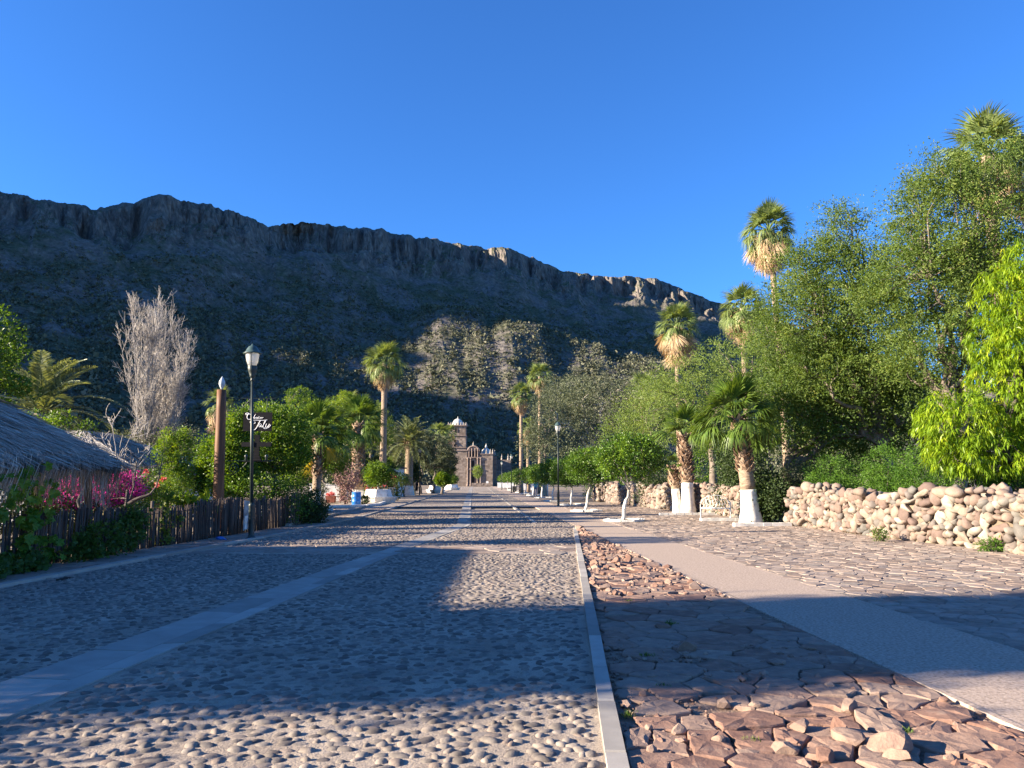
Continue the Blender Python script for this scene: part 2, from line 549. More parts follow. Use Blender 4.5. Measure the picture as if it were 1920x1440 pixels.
# cobbles: elongated rounded stones half sunk in the mortar
def cobble_verts(n, rings, sides):
    """n random cobbles, returns V (n, m, 3) unit-ish and faces"""
    prof = {2: [(0.0, 1.0), (0.62, 0.80), (1.0, 0.0)], 3: [(0.0, 1.0), (0.42, 0.92), (0.80, 0.55), (1.0, -0.1)]}[rings]
    an = np.linspace(0, 2 * np.pi, sides, endpoint=False)
    rr = 1 + rng.uniform(-0.18, 0.18, (n, sides)) + 0.14 * np.cos(2 * an[None] + rng.uniform(0, 6.28, (n, 1)))
    V = np.zeros((n, 1 + rings * sides, 3))
    V[:, 0, 2] = prof[0][1]
    V[:, 0, :2] = rng.uniform(-0.12, 0.12, (n, 2))
    for k in range(1, rings + 1):
        r, z = prof[k]
        s = slice(1 + (k - 1) * sides, 1 + k * sides)
        V[:, s, 0] = np.cos(an) * r * rr
        V[:, s, 1] = np.sin(an) * r * rr
        V[:, s, 2] = z + rng.uniform(-0.08, 0.08, (n, sides)) * (k < rings)
    j = np.arange(sides); j2 = (j + 1) % sides
    tri = np.stack([np.zeros(sides, int), 1 + j, 1 + j2], -1)
    quads = np.concatenate([np.stack([1 + k * sides + j, 1 + (k + 1) * sides + j, 1 + (k + 1) * sides + j2, 1 + k * sides + j2], -1) for k in range(rings - 1)])
    return V, tri, quads

def cobble_field():
    P = []
    # density falls with distance into three belts
    for y0, y1, dx, dy, sc in ((3.4, 20.5, 0.118, 0.090, 0.77), (20.5, 40, 0.145, 0.125, 0.95)):
        gx = np.arange(-9, 3.6, dx); gy = np.arange(y0, y1, dy)
        X, Y = np.meshgrid(gx, gy)
        X = X + (np.arange(len(gy)) % 2)[:, None] * dx * 0.5
        X = X + rng.uniform(-0.36, 0.36, X.shape) * dx
        Y = Y + rng.uniform(-0.36, 0.36, Y.shape) * dy
        X, Y = X.ravel(), Y.ravel()
        vis = np.abs(X / Y) < 0.74
        k = in_road(X, Y) & vis & (rng.random(len(X)) > 0.07)
        P.append(np.stack([X[k], Y[k], np.full(k.sum(), sc)], -1))
    return np.concatenate(P)
CP = cobble_field()
print('cobbles', len(CP))
d = np.hypot(CP[:, 0], CP[:, 1])
order = np.argsort(d)
near = CP[order[:300]]
rest = CP[order[300:]]
# 300 nearest: one object each
Vn, tri, quads = cobble_verts(12, 3, 10)
cob_meshes = []
for k in range(12):
    m = MB()
    m.add(Vn[k] * (0.065, 0.048, 0.015), tri); m.f.append((quads, 0))
    cob_meshes.append(m.mesh('cobblestone', M_COBBLE_OBJ, smooth=True))
for i, (x, y, s) in enumerate(near):
    s = 0.77 * min(rng.lognormal(0.0, 0.24), 1.5)
    link('cobblestone', cob_meshes[i % 12], road, (x, y, 0.0), (rng.normal(0, 0.08), rng.normal(0, 0.08), rng.normal(0.25, 0.55)), (s, s * rng.uniform(0.8, 1.15), rng.uniform(0.45, 1.45)))
def place_cobbles(P, rings, sides):
    n = len(P)
    V, tri, quads = cobble_verts(n, rings, sides)
    s = np.minimum(rng.lognormal(0.0, 0.24, n), 1.5) * P[:, 2]
    V = V * np.stack([0.064 * s, 0.047 * s * rng.uniform(0.8, 1.15, n), 0.0155 * rng.uniform(0.35, 1.5, n)], -1)[:, None, :]
    a = rng.normal(0.25, 0.55, n)
    ca, sa = np.cos(a)[:, None], np.sin(a)[:, None]
    X = V[..., 0] * ca - V[..., 1] * sa; Y = V[..., 0] * sa + V[..., 1] * ca
    V = np.stack([X + P[:, 0, None], Y + P[:, 1, None], V[..., 2]], -1)
    k = V.shape[1]
    off = (np.arange(n) * k)[:, None, None]
    r = np.repeat(rng.random(n), k)
    return V.reshape(-1, 3), (tri[None] + off).reshape(-1, 3), (quads[None] + off).reshape(-1, 4), r
m = MB()
mid = rest[rest[:, 1] < 11]
far = rest[rest[:, 1] >= 11]
for PP, ri, si in ((mid, 3, 8), (far, 2, 6)):
    V, t_, q_, r_ = place_cobbles(PP, ri, si)
    base = m.n
    m.add(V, t_, r_); m.f.append((q_ + base, 0))
m.build('cobblestones', M_COBBLE, road, smooth=True, kind='stuff')

# central concrete gutter
gut = thing('gutter', None, None); gut['kind'] = 'structure'
def quad_slab(m, a, b, c, d_, th=0.05, inset=0.0042):
    P = np.array((a, b, c, d_), float)
    ctr = P.mean(0)
    P = ctr + (P - ctr) * (1 - inset * 2 / np.maximum(np.linalg.norm(P - ctr, axis=1, keepdims=True), .05))
    V = np.concatenate([P, P - (0, 0, th)])
    m.add(V, [(0, 1, 2, 3), (1, 0, 4, 5), (2, 1, 5, 6), (3, 2, 6, 7), (0, 3, 7, 4)])
yy = 3.2
ipan = 0
while yy < 234:
    st = 1.12 if yy < 40 else 5.0
    y2 = min(yy + st * rng.uniform(0.93, 1.07), 235)
    if yy < 28.4 < y2: y2 = 28.4
    h = rng.uniform(0.0, 0.008)
    for (fa, fb, za, zb) in ((gutL, gutC, 0.018, 0.002), (gutC, gutR, 0.002, 0.009)):
        yo = 0 if fa is gutL else 0.35
        m = MB()
        quad_slab(m, (fa(yy + yo), yy + yo, za + h), (fb(yy + yo), yy + yo, zb + h), (fb(y2 + yo), y2 + yo, zb + h), (fa(y2 + yo), y2 + yo, za + h))
        m.build('concrete_panel', M_CONC_OBJ, gut)
    yy = y2

# strip of flat flags crossing the road, kerbs
def kerb(name, pts, w, h, mat, pieces=1.0, kind='structure', seg_name='kerb_stone'):
    """pts polyline (x, y); pieces: stone length"""
    root = thing(name, None, None); root['kind'] = kind
    pts = np.array(pts, float)
    L = np.concatenate(([0], np.cumsum(np.hypot(*np.diff(pts, axis=0).T))))
    s = 0
    while s < L[-1] - 0.05:
        l = pieces * rng.uniform(0.8, 1.2)
        e = min(s + l, L[-1])
        a = np.array((np.interp(s + 0.006, L, pts[:, 0]), np.interp(s + 0.006, L, pts[:, 1])))
        b = np.array((np.interp(e - 0.006, L, pts[:, 0]), np.interp(e - 0.006, L, pts[:, 1])))
        dr = nrm(b - a); nn = np.array((-dr[1], dr[0]))
        hh = h + rng.uniform(-0.008, 0.008)
        m = MB()
        j = lambda: rng.uniform(-0.006, 0.006)
        P0 = [a + nn * (w / 2 + j()), a - nn * (w / 2 + j()), b - nn * (w / 2 + j()), b + nn * (w / 2 + j())]
        P0 = np.array(P0); c = P0.mean(0)
        P1 = c + (P0 - c) * (1 - 0.012 / np.maximum(np.linalg.norm(P0 - c, axis=1, keepdims=True), 0.02))
        V = np.concatenate([np.c_[P0, [-0.05] * 4], np.c_[P0, [hh - 0.012] * 4], np.c_[P1, [hh] * 4]])
        m.add(V, [(3, 2, 1, 0)][0:0] or [(0, 1, 5, 4), (1, 2, 6, 5), (2, 3, 7, 6), (3, 0, 4, 7), (4, 5, 9, 8), (5, 6, 10, 9), (6, 7, 11, 10), (7, 4, 8, 11), (8, 9, 10, 11)])
        # faces point outwards whichever way the polyline runs
        me = m.mesh(seg_name, mat)
        link(seg_name, me, root)
        s = e
    return root
kerb('kerb_beside_broken_paving', [(kerbW(y) + 0.06, y) for y in np.linspace(2.5, 26.5, 20)], 0.12, 0.045, M_CONC_OBJ, 1.25)
kerb('kerb_left', [(kerbL(y), y) for y in np.linspace(4, 140, 60)], 0.16, 0.05, M_CONC_OBJ, 3.0)
kerb('kerb_fence_side', [(-7.95, 27.6), (-8.34, 36.3), (-9.07, 49), (-10.1, 60)], 0.16, 0.10, M_CONC_OBJ, 2.0)
kerb('path_edging_left', [(pathL(y), y) for y in np.linspace(1, 232, 60)], 0.06, 0.006, M_WALK, 3.0)
kerb('path_edging_right', [(pathR(y), y) for y in np.linspace(1, 232, 60)], 0.06, 0.006, M_WALK, 3.0)
kerb('road_dividing_strip', [(-0.9 - 0.03 * (y - 30), y) for y in np.linspace(29, 140, 30)][:0] or [(pathL(y) - 1.35, y) for y in np.linspace(30, 200, 40)], 0.14, 0.022, M_CONC_OBJ, 4.0)

sheet('concrete_path', [(pathL(y) + 0.03, pathR(y) - 0.03, y) for y in ys], 0.004, M_WALK)
sheet('sidewalk_left', [(kerbL(y) - 5.0, kerbL(y) - 0.07, y) for y in ys if y < 232], 0.002, M_MORTAR)
M_FLAGBED = mortar_mat('flagstone_bed', (0.17, 0.14, 0.11), (0.26, 0.215, 0.175), (0.34, 0.285, 0.235))
sheet('pavement_bed_right', [(pathR(y) + 0.03, pathR(y) + 7.6 + max(0, 24 - y) * 0.0, y) for y in ys], -0.004, M_FLAGBED)

# ------------------------------------------------------------------ Voronoi flags
def clip(poly, n, d):
    out = []
    L = len(poly)
    for i in range(L):
        a = poly[i]; b = poly[(i + 1) % L]
        da = a[0] * n[0] + a[1] * n[1] - d; db = b[0] * n[0] + b[1] * n[1] - d
        if da <= 0: out.append(a)
        if (da < 0 < db) or (db < 0 < da):
            t = da / (da - db)
            out.append((a[0] + (b[0] - a[0]) * t, a[1] + (b[1] - a[1]) * t))
    return out
def vor_cells(x0, x1, y0, y1, sx, sy, keep, gap=0.012, jit=0.42):
    nx = int((x1 - x0) / sx) + 3; ny = int((y1 - y0) / sy) + 3
    PX = x0 + (np.arange(nx)[:, None] - 1 + rng.uniform(-jit, jit, (nx, ny)) + 0.5 * (np.arange(ny)[None] % 2)) * sx
    PY = y0 + (np.arange(ny)[None] - 1 + rng.uniform(-jit, jit, (nx, ny))) * sy
    out = []
    for i in range(1, nx - 1):
        for j in range(1, ny - 1):
            x, y = PX[i, j], PY[i, j]
            if not keep(x, y): continue
            poly = [(x - sx * 1.5, y - sy * 1.5), (x + sx * 1.5, y - sy * 1.5), (x + sx * 1.5, y + sy * 1.5), (x - sx * 1.5, y + sy * 1.5)]
            for di in (-2, -1, 0, 1, 2):
                for dj in (-2, -1, 0, 1, 2):
                    a, b = i + di, j + dj
                    if (di == 0 and dj == 0) or not (0 <= a < nx and 0 <= b < ny): continue
                    vx, vy = PX[a, b] - x, PY[a, b] - y
                    L = math.hypot(vx, vy)
                    nx_, ny_ = vx / L, vy / L
                    poly = clip(poly, (nx_, ny_), x * nx_ + y * ny_ + L / 2 - gap)
                    if len(poly) < 3: break
                if len(poly) < 3: break
            if len(poly) >= 3: out.append(((x, y), poly))
    return out
def slab_geo(m, poly, z0, z1, rough=0.02, bev=0.012, rnd=0.5, origin=(0, 0), sub=0.10, topn=0.0):
    """rough-edged slab: subdivided outline, chamfered top, uneven surface"""
    P = []
    L = len(poly)
    for i in range(L):
        a = np.array(poly[i]); b = np.array(poly[(i + 1) % L])
        l = np.linalg.norm(b - a)
        k = max(1, int(l / sub))
        for t in range(k):
            q = a + (b - a) * t / k
            if t: q = q + rng.uniform(-rough, rough, 2)
            P.append(q)
    P = np.array(P) - origin
    c = P.mean(0)
    n = len(P)
    D = P - c; dl = np.maximum(np.linalg.norm(D, axis=1, keepdims=True), 1e-3)
    Pi = c + D * np.maximum(1 - bev * rng.uniform(0.6, 1.8, (n, 1)) / dl, 0.3)
    zt = z1 + rng.uniform(-topn, topn, (n, 1))
    Pm = c + D * rng.uniform(0.40, 0.62, (n, 1))
    V = np.concatenate([np.c_[P, np.full(n, z0)], np.c_[P, zt - bev * rng.uniform(0.5, 1.5, (n, 1))], np.c_[Pi, zt],
                        np.c_[Pm, z1 + rng.uniform(-topn, topn, (n, 1)) * 1.1 + topn * 0.4], [[c[0], c[1], z1 + rng.uniform(-topn, topn) * 0.6 + topn * 0.5]]])
    faces = []
    for i in range(n):
        j = (i + 1) % n
        faces += [(i, j, n + j, n + i), (n + i, n + j, 2 * n + j, 2 * n + i), (2 * n + i, 2 * n + j, 3 * n + j), (2 * n + i, 3 * n + j, 3 * n + i), (3 * n + i, 3 * n + j, 4 * n)]
    m.add_multi(V, faces, rnd)

M_FLAG_OBJ = simple('flagstone', [(0.0, (0.22, 0.165, 0.135)), (0.4, (0.29, 0.225, 0.185)), (0.75, (0.35, 0.28, 0.235)), (1.0, (0.26, 0.22, 0.19))], nscale=7, rough=0.85, bstr=0.7, bdist=0.008, bscale=22, vec='World', src='obj', mixn=0.4)
M_FLAG = simple('flagstone_far', [(0.0, (0.22, 0.165, 0.135)), (0.4, (0.29, 0.225, 0.185)), (0.75, (0.35, 0.28, 0.235)), (1.0, (0.26, 0.22, 0.19))], nscale=7, rough=0.85, bstr=0.7, bdist=0.008, bscale=22, vec='World', src='rnd', mixn=0.4)

def flag_area(name, cells, thick=0.004, nind=300, rough=0.022):
    root = thing(name, None, None); root['kind'] = 'structure'
    cells = sorted(cells, key=lambda c: math.hypot(*c[0]))
    rest = MB()
    for i, (c, poly) in enumerate(cells):
        z = thick + rng.uniform(-0.006, 0.008)
        if i < nind:
            m = MB(); slab_geo(m, poly, -0.03, z, rough, 0.01, 0.5, (0, 0), 0.14, 0.003)
            m.build('flagstone', M_FLAG_OBJ, root)
        elif c[1] < 34:
            slab_geo(rest, poly, -0.03, z, rough, 0.01, rng.random(), (0, 0), 0.3, 0.003)
        else:
            prism(rest, poly, -0.03, z, rng.random())
    if rest.n: rest.build('flagstones', M_FLAG, root, kind='stuff')
    return root
def keepR(x, y):
    return pathR(y) + 0.05 < x < pathR(y) + 7.4 and x / max(y, 0.1) < 0.72 and y > 6
flag_area('flagstone_pavement', vor_cells(2, 13, 6, 56, 0.29, 0.23, keepR, gap=0.007, jit=0.5))
def keepC(x, y):
    return kerbL(y) + 0.1 < x < kerbW(y) - 0.05 and 17.4 < y < 19.4 and not (gutL(y) - 0.1 < x < gutR(y) + 0.1)
flag_area('flagstone_band', vor_cells(-8, 2, 17, 20, 0.6, 0.4, keepC), 0.012)
def keepS(x, y):
    return kerbL(y) - 3 < x < kerbL(y) - 0.15 and -x / max(y, 0.1) < 0.72
flag_area('sidewalk_flags', vor_cells(-12, -6, 9, 46, 0.5, 0.42, keepS), 0.016)

# ------------------------------------------------------------------ broken red paving wedge
def brokenmat(name, src):
    m, nt, p, out = mat_base(name)
    pos = geo_pos(nt)
    f = objrnd(nt) if src == 'obj' else attr(nt)
    base = ramp(nt, f, [(0, (0.20, 0.115, 0.088)), (0.3, (0.25, 0.155, 0.12)), (0.6, (0.28, 0.195, 0.155)), (0.85, (0.24, 0.175, 0.145)), (1, (0.31, 0.225, 0.18))])
    n = noise(nt, 7, 7, 0.65, pos)
    n2 = noise(nt, 45, 5, 0.7, pos)
    c = mixc(nt, 1.0, base, ramp(nt, n, [(0.25, (0.62, 0.62, 0.64)), (0.6, (1.08, 1.05, 1.0))]), 'MULTIPLY')
    c = mixc(nt, ramp(nt, n, [(0.55, (0, 0, 0)), (0.75, (0.5, 0.5, 0.5))]), c, (0.34, 0.27, 0.21))
    nt.links.new(c, p.inputs['Base Color'])
    p.inputs['Roughness'].default_value = 0.85
    p.inputs['Specular IOR Level'].default_value = 0.25
    b = bump(nt, n, 0.7, 0.014)
    b = bump(nt, n2, 1.0, 0.006, b)
    n4 = noise(nt, 150, 3, 0.7, pos)
    b = bump(nt, n4, 0.6, 0.003, b)
    nt.links.new(b, p.inputs['Normal'])
    return m
M_RED = brokenmat('red_sandstone', 'obj')
M_REDA = brokenmat('red_sandstone_chips', 'rnd')
M_REDDIRT = simple('red_dirt', [(0.3, (0.13, 0.085, 0.062)), (0.5, (0.22, 0.15, 0.11)), (0.7, (0.32, 0.235, 0.175))], nscale=9, rough=0.95, bstr=0.9, bdist=0.02, bscale=40, vec='World')

wy = np.linspace(2.5, 26.3, 50)
mb = MB()
V = []; Nn = 9
for y in wy:
    for k in range(Nn):
        x = (kerbW(y) + 0.115) + (pathL(y) - 0.035 - kerbW(y) - 0.115) * k / (Nn - 1)
        V.append((x, y, -0.010 + 0.010 * float(fbm(np.array([x * 1.5]), np.array([y * 1.5]), 3)[0])))
i = np.arange(len(V)).reshape(len(wy), Nn)
mb.add(V, np.stack([i[:-1, :-1], i[:-1, 1:], i[1:, 1:], i[1:, :-1]], -1).reshape(-1, 4))
broken = thing('broken_paving', None, None); broken['kind'] = 'structure'
mb.build('dirt_bed', M_REDDIRT, broken, smooth=True)

def keepW(x, y):
    return kerbW(y) + 0.14 < x < pathL(y) - 0.06
cells = []
for (y0, y1, sx, sy) in ((3.0, 7.2, 0.36, 0.30), (7.2, 11.2, 0.42, 0.34), (11.2, 26, 0.28, 0.28)):
    cells += vor_cells(0, 4, y0, y1, sx, sy, lambda x, y: keepW(x, y) and y0 <= y < y1, gap=0.007, jit=0.5)
# right and left limits
cl = []
for c, poly in cells:
    q = [(max(min(px, pathL(py) - 0.06), kerbW(py) + 0.13), py) for px, py in poly]
    ar = abs(sum(q[k][0] * q[(k + 1) % len(q)][1] - q[(k + 1) % len(q)][0] * q[k][1] for k in range(len(q)))) / 2
    if ar > 0.01: cl.append((c, q, ar))
cl.sort(key=lambda t: math.hypot(*t[0]))
rest = MB()
for k, (c, poly, ar) in enumerate(cl):
    x, y = c
    wild = float(np.clip((6.9 - y) / 1.6, 0, 1)) * float(np.clip((x - 0.75) / 1.0, 0.15, 1))     # heaved-up zone in front
    wild2 = float(np.clip((y - 12) / 2, 0, 1))
    if rng.random() < 0.10 * wild + 0.40 * wild2: continue
    h = 0.008 + rng.uniform(0, 0.014) + wild * rng.uniform(0, 0.020) + wild2 * rng.uniform(0, 0.02)
    shrink = 1 - 0.07 * wild * rng.random()
    ox, oy = np.mean([p_[0] for p_ in poly]), np.mean([p_[1] for p_ in poly])
    poly = [(ox + (a - ox) * shrink, oy + (b - oy) * shrink) for a, b in poly]
    tgt = MB() if k < 300 else rest
    if k < 300:
        slab_geo(tgt, poly, -0.07, h, 0.015, 0.009, 0.5, (ox, oy), 0.075, 0.004 + 0.004 * wild)
        sg = 0.015 + 0.032 * wild + 0.05 * wild2
        tgt.build('paving_slab', M_RED, broken)
        ob = bpy.data.objects[-1] if False else None
        oo = [c_ for c_ in (broken.children[-1],)][0]
        oo.location = (ox, oy, 0.0)
        oo.rotation_euler = (rng.normal(0, sg), rng.normal(0, sg), rng.normal(0, 0.05 * wild))
    else:
        slab_geo(rest, poly, -0.07, h, 0.02, 0.012, rng.random(), (0, 0), 0.14, 0.01)
if rest.n: rest.build('paving_slabs_far', M_REDA, broken, kind='stuff')

# angular rocks ----------------------------------------------------------
def rock_arr(seed, sub=2, angular=10, lo=0.55, hi=0.9, rough=0.05):
    r_ = np.random.default_rng(seed)
    bm = bmesh.new()
    bmesh.ops.create_icosphere(bm, subdivisions=sub, radius=1)
    V = np.array([v.co[:] for v in bm.verts]); Fc = np.array([[v.index for v in f.verts] for f in bm.faces])
    bm.free()
    for k in range(angular):
        n = nrm(r_.normal(size=3)); d = r_.uniform(lo, hi)
        ex = np.maximum(V @ n - d, 0)
        V = V - ex[:, None] * n
    V = V * (1 + r_.uniform(-rough, rough, (len(V), 1)))
    return V, Fc
def rock_mesh(name, seed, mat, sub=2, **k):
    V, Fc = rock_arr(seed, sub, **k)
    m = MB(); m.add(V, Fc, 0.5)
    return m.mesh(name, mat, smooth=False)
ang = [rock_mesh('rock', 100 + k, M_RED, 3, angular=9, lo=0.45, hi=0.8, rough=0.03) for k in range(6)]
# (px, py, half width in m, height, rz, label)
ROCKS = [
 (1287, 1222, 0.15, 0.085, 0.1, 'reddish brown block alone on the shaded broken paving, standing up like a brick'),
 (1590, 1340, 0.10, 0.075, 0.9, 'rounded red boulder on the sunlit broken paving, left of a deep shadow'),
 (1570, 1378, 0.085, 0.075, 2.0, 'pale pinkish upright rock just below the rounded red boulder'),
 (1500, 1372, 0.09, 0.055, 0.4, 'small red wedge of rock left of the pale upright rock'),
 (1600, 1400, 0.15, 0.085, -0.4, 'long orange brown block in the heap at the bottom of the broken paving'),
 (1665, 1412, 0.19, 0.10, 0.5, 'largest tilted brown rock in the heap at the bottom of the broken paving'),
 (1470, 1415, 0.12, 0.065, 0.2, 'flat orange rock at the bottom edge, left end of the heap'),
 (1545, 1432, 0.10, 0.06, 1.2, 'red rock at the very bottom of the heap, under the long orange block'),
 (1272, 1378, 0.075, 0.05, 0.6, 'dark red chunk beside the kerb side of the sunlit slabs'),
 (1216, 1372, 0.035, 0.035, 0.0, 'small round pebble of red stone nearest the kerb'),
 (1770, 1318, 0.045, 0.04, 0.0, 'little red stone by the edge of the concrete path, casting a long shadow'),
 (1155, 1058, 0.14, 0.10, 0.3, 'pointed red rock far up the broken paving, left of its twin'),
 (1178, 1056, 0.13, 0.11, 1.5, 'pointed red rock far up the broken paving, right of its twin'),
 (1240, 1180, 0.13, 0.05, 0.2, 'low red rock with a weed behind it on the shaded paving'),
 (1135, 1106, 0.14, 0.06, 0.2, 'low rubble lump at the left edge of the striped shadow'),
 (1690, 1432, 0.12, 0.06, 2.2, 'grey brown rock at the bottom edge, right end of the heap'),
 (1420, 1330, 0.09, 0.05, 0.7, 'square brown rock leaning on a slab, centre of the sunlit paving'),
 (1345, 1395, 0.08, 0.04, 0.1, 'flat brown rock lying low between two slabs near the kerb'),
]
for k, (px, py, r_, h_, rz_, lab) in enumerate(ROCKS):
    x, y = G(px, py)
    o = link('loose_rock', ang[k % 6], None, (x, y, h_ * 0.62), (rng.uniform(-0.2, 0.2), rng.uniform(-0.2, 0.2), rz_), (r_ * .85, r_ * 0.7, h_ * 0.85))
    tag(o, lab, 'rock', 'loose rocks on the broken red paving')

# chips, grit and small stones
def chips():
    m = MB()
    Vs = [rock_arr(300 + k, 1, angular=5, lo=0.5, hi=0.85, rough=0.05) for k in range(8)]
    N = 6400
    for k in range(8):
        n = N // 8
        y = np.where(rng.random(n) < 0.55, rng.uniform(3.8, 8.0, n), rng.uniform(11, 26, n))
        u = rng.random(n)
        x = kerbW(y) + 0.14 + (pathL(y) - kerbW(y) - 0.2) * u
        s = rng.lognormal(-4.35, 0.55, n) * np.where(y > 10, 1.9, 1)
        V = Vs[k][0][None] * (s[:, None, None] * np.array((1, 1, 0.6)) * rng.uniform(0.6, 1.3, (n, 1, 3)))
        V = V + np.stack([x, y, -0.02 + s * 0.4 + rng.uniform(0, 0.02, n)], -1)[:, None]
        q = Vs[k][0].shape[0]
        m.add(V.reshape(-1, 3), (Vs[k][1][None] + (np.arange(n) * q)[:, None, None]).reshape(-1, 3), np.repeat(rng.random(n), q))
    return m
chips().build('stone_chips', M_REDA, broken, kind='stuff')
# ------------------------------------------------------------------ dry stone walls
STOPS_ST = [(0, (0.15, 0.105, 0.09)), (0.25, (0.24, 0.175, 0.14)), (0.5, (0.29, 0.23, 0.18)), (0.68, (0.19, 0.145, 0.125)), (0.82, (0.14, 0.132, 0.12)), (1, (0.38, 0.325, 0.265))]
M_STONE = simple('field_stone', STOPS_ST, nscale=6, rough=0.85, bstr=0.5, bdist=0.012, bscale=26, vec='World', src='obj', mixn=0.35)
M_STONEA = simple('field_stone_far', STOPS_ST, nscale=6, rough=0.85, bstr=0.5, bdist=0.012, bscale=26, vec='World', src='rnd', mixn=0.35)
ST_MESH = []
ST_ARR = []
for k in range(12):
    V, Fc = rock_arr(500 + k, 2, angular=(14 if k % 2 else 9), lo=0.46, hi=0.86, rough=0.05)
    ST_ARR.append((V, Fc))
    m = MB(); m.add(V, Fc, 0.5)
    ST_MESH.append(m.mesh('stone', M_STONE, smooth=True))

def stone_wall(label, pts, H, thick=0.75, nind=300, size=1.0, big_top=True, name='dry_stone_wall', group='dry stone walls along the right side'):
    """pts: plan polyline of the face towards the road; the wall's body lies to its right"""
    pts = np.array(pts, float)
    root = thing(name, label, 'wall', (pts[0][0], pts[0][1], 0), 0, group)
    o0 = np.array((pts[0][0], pts[0][1], 0))
    seg = np.hypot(*np.diff(pts, axis=0).T)
    L = np.concatenate(([0], np.cumsum(seg)))
    stones = []   # (pos, size, rot)
    def at(s):
        p = np.array((np.interp(s, L, pts[:, 0]), np.interp(s, L, pts[:, 1])))
        q = np.array((np.interp(s + 0.05, L, pts[:, 0]), np.interp(s + 0.05, L, pts[:, 1]))) if s < L[-1] - 0.1 else None
        if q is None:
            q = p; p0 = np.array((np.interp(s - 0.1, L, pts[:, 0]), np.interp(s - 0.1, L, pts[:, 1]))); d = nrm(q - p0)
        else: d = nrm(q - p)
        return p, d
    for layer, off in enumerate((0.12, 0.12 + (thick - 0.24) / 2, thick - 0.12)):
        z = 0.0
        row = 0
        while z < H + 0.05:
            rh = rng.uniform(0.12, 0.20) * size
            if row == 0: rh *= 1.15
            s = rng.uniform(-0.1, 0.1)
            while s < L[-1]:
                w = rng.lognormal(-1.42, 0.38) * size
                big = rng.random() < 0.12
                hh = rh * (rng.uniform(0.8, 1.45) if not big else 2.0)
                if big: w *= 1.35
                w = min(max(w, hh * 1.05), 0.62)
                c = s + w / 2
                Hs = H + 0.10 * math.sin(c * 0.9 + 1.2) + 0.07 * math.sin(c * 2.3)
                edge = min(c, L[-1] - c)
                if z + rh * 0.5 < Hs - (0.25 if edge < 0.25 else 0) and 0 <= c <= L[-1]:
                    p, d = at(c)
                    nn = np.array((d[1], -d[0]))
                    if layer == 0:
                        pp = p + nn * (off + rng.normal(0, 0.035) + 0.05 * (z / H))
                    else:
                        pp = p + nn * (off + rng.normal(0, 0.02) - (0.05 * (z / H) if layer == 2 else 0))
                    zz = z + rh / 2 + rng.normal(0, 0.030) + 0.05 * math.sin(c * 1.7 + row * 0.8)
                    stones.append((layer, pp[0], pp[1], zz, w * 0.60, rng.uniform(0.14, 0.21) * (1.1 if size > 1 else 1), hh * 0.68, math.atan2(d[1], d[0]) + rng.normal(0, 0.2), rng.normal(0, 0.38), rng.normal(0, 0.14)))
                s += w * 0.93
            z += rh * 0.92
            row += 1
        # capping boulders
        if big_top:
            s = rng.uniform(0, 0.3)
            while s < L[-1] - 0.15:
                w = min(rng.lognormal(-1.05, 0.28) * size, 0.52)
                hh = w * rng.uniform(0.5, 0.72)
                c = s + w / 2
                Hs = H + 0.10 * math.sin(c * 0.9 + 1.2) + 0.07 * math.sin(c * 2.3)
                if c < L[-1] - 0.1:
                    p, d = at(c); nn = np.array((d[1], -d[0]))
                    pp = p + nn * (off + rng.normal(0, 0.04))
                    stones.append((layer, pp[0], pp[1], Hs + hh * 0.22, w * 0.56, w * 0.44, hh * 0.62, math.atan2(d[1], d[0]) + rng.normal(0, 0.3), rng.normal(0, 0.25), rng.normal(0, 0.15)))
                s += w * rng.uniform(0.95, 1.25)
    stones.sort(key=lambda t: (t[0] > 0, math.hypot(t[1], t[2])))
    rest = MB()
    for i, (ly, x, y, z, a, b, c, rz, ry, rx) in enumerate(stones):
        if i < nind:
            o = link('stone', ST_MESH[i % 12], root, (x - o0[0], y - o0[1], z), (rx, ry, rz), (a, b, c))
        else:
            V, Fc = ST_ARR[i % 12]
            Mx = np.array(Matrix.Rotation(rz, 3, 'Z') @ Matrix.Rotation(ry, 3, 'Y') @ Matrix.Rotation(rx, 3, 'X'))
            rest.add((V * (a, b, c)) @ Mx.T + (x - o0[0], y - o0[1], z), Fc, rng.random())
    if rest.n: rest.build('stones', M_STONEA, root, smooth=True, kind='stuff')
    # earth and small fill inside
    core = MB()
    for k in range(len(pts) - 1):
        a, b = pts[k], pts[k + 1]
        d = nrm(b - a); nn = np.array((d[1], -d[0]))
        e = 0.12
        P = [a + d * e + nn * 0.17, b - d * (e if k == len(pts) - 2 else -0.02) + nn * 0.17, b - d * (e if k == len(pts) - 2 else -0.02) + nn * (thick - 0.17), a + d * e + nn * (thick - 0.17)]
        prism(core, [(p_[0] - o0[0], p_[1] - o0[1]) for p_ in P], -0.02 - 0.003 * k, H * 0.90 - 0.004 * k, 0.5)
    core.build('earth_fill', M_EARTH, root)
    return root

wall_a = stone_wall('long pinkish dry stone wall with the big capping boulders, nearest at the right edge',
           [(9.98, 28.6), (10.22, 25.4), (10.42, 21.9), (10.95, 19.0), (11.15, 16.9), (11.5, 14.4), (11.9, 12.0)][::-1], 1.22, size=0.98)
stone_wall('short dry stone wall behind the white bench and the thick palm',
           [(9.15, 42.0), (9.75, 36.6), (9.95, 32.6)][::-1], 1.22, nind=220, size=1.15)
stone_wall('middle dry stone wall left of the twin palm trunks, behind the round trees',
           [(6.9, 58.0), (7.9, 49.0), (8.75, 42.6)][::-1], 1.22, nind=160, size=1.25)
stone_wall('stubby yellowish stone wall end beside the far lamp post',
           [(6.75, 65.0), (6.6, 60.0)][::-1], 1.35, nind=40, size=1.6)

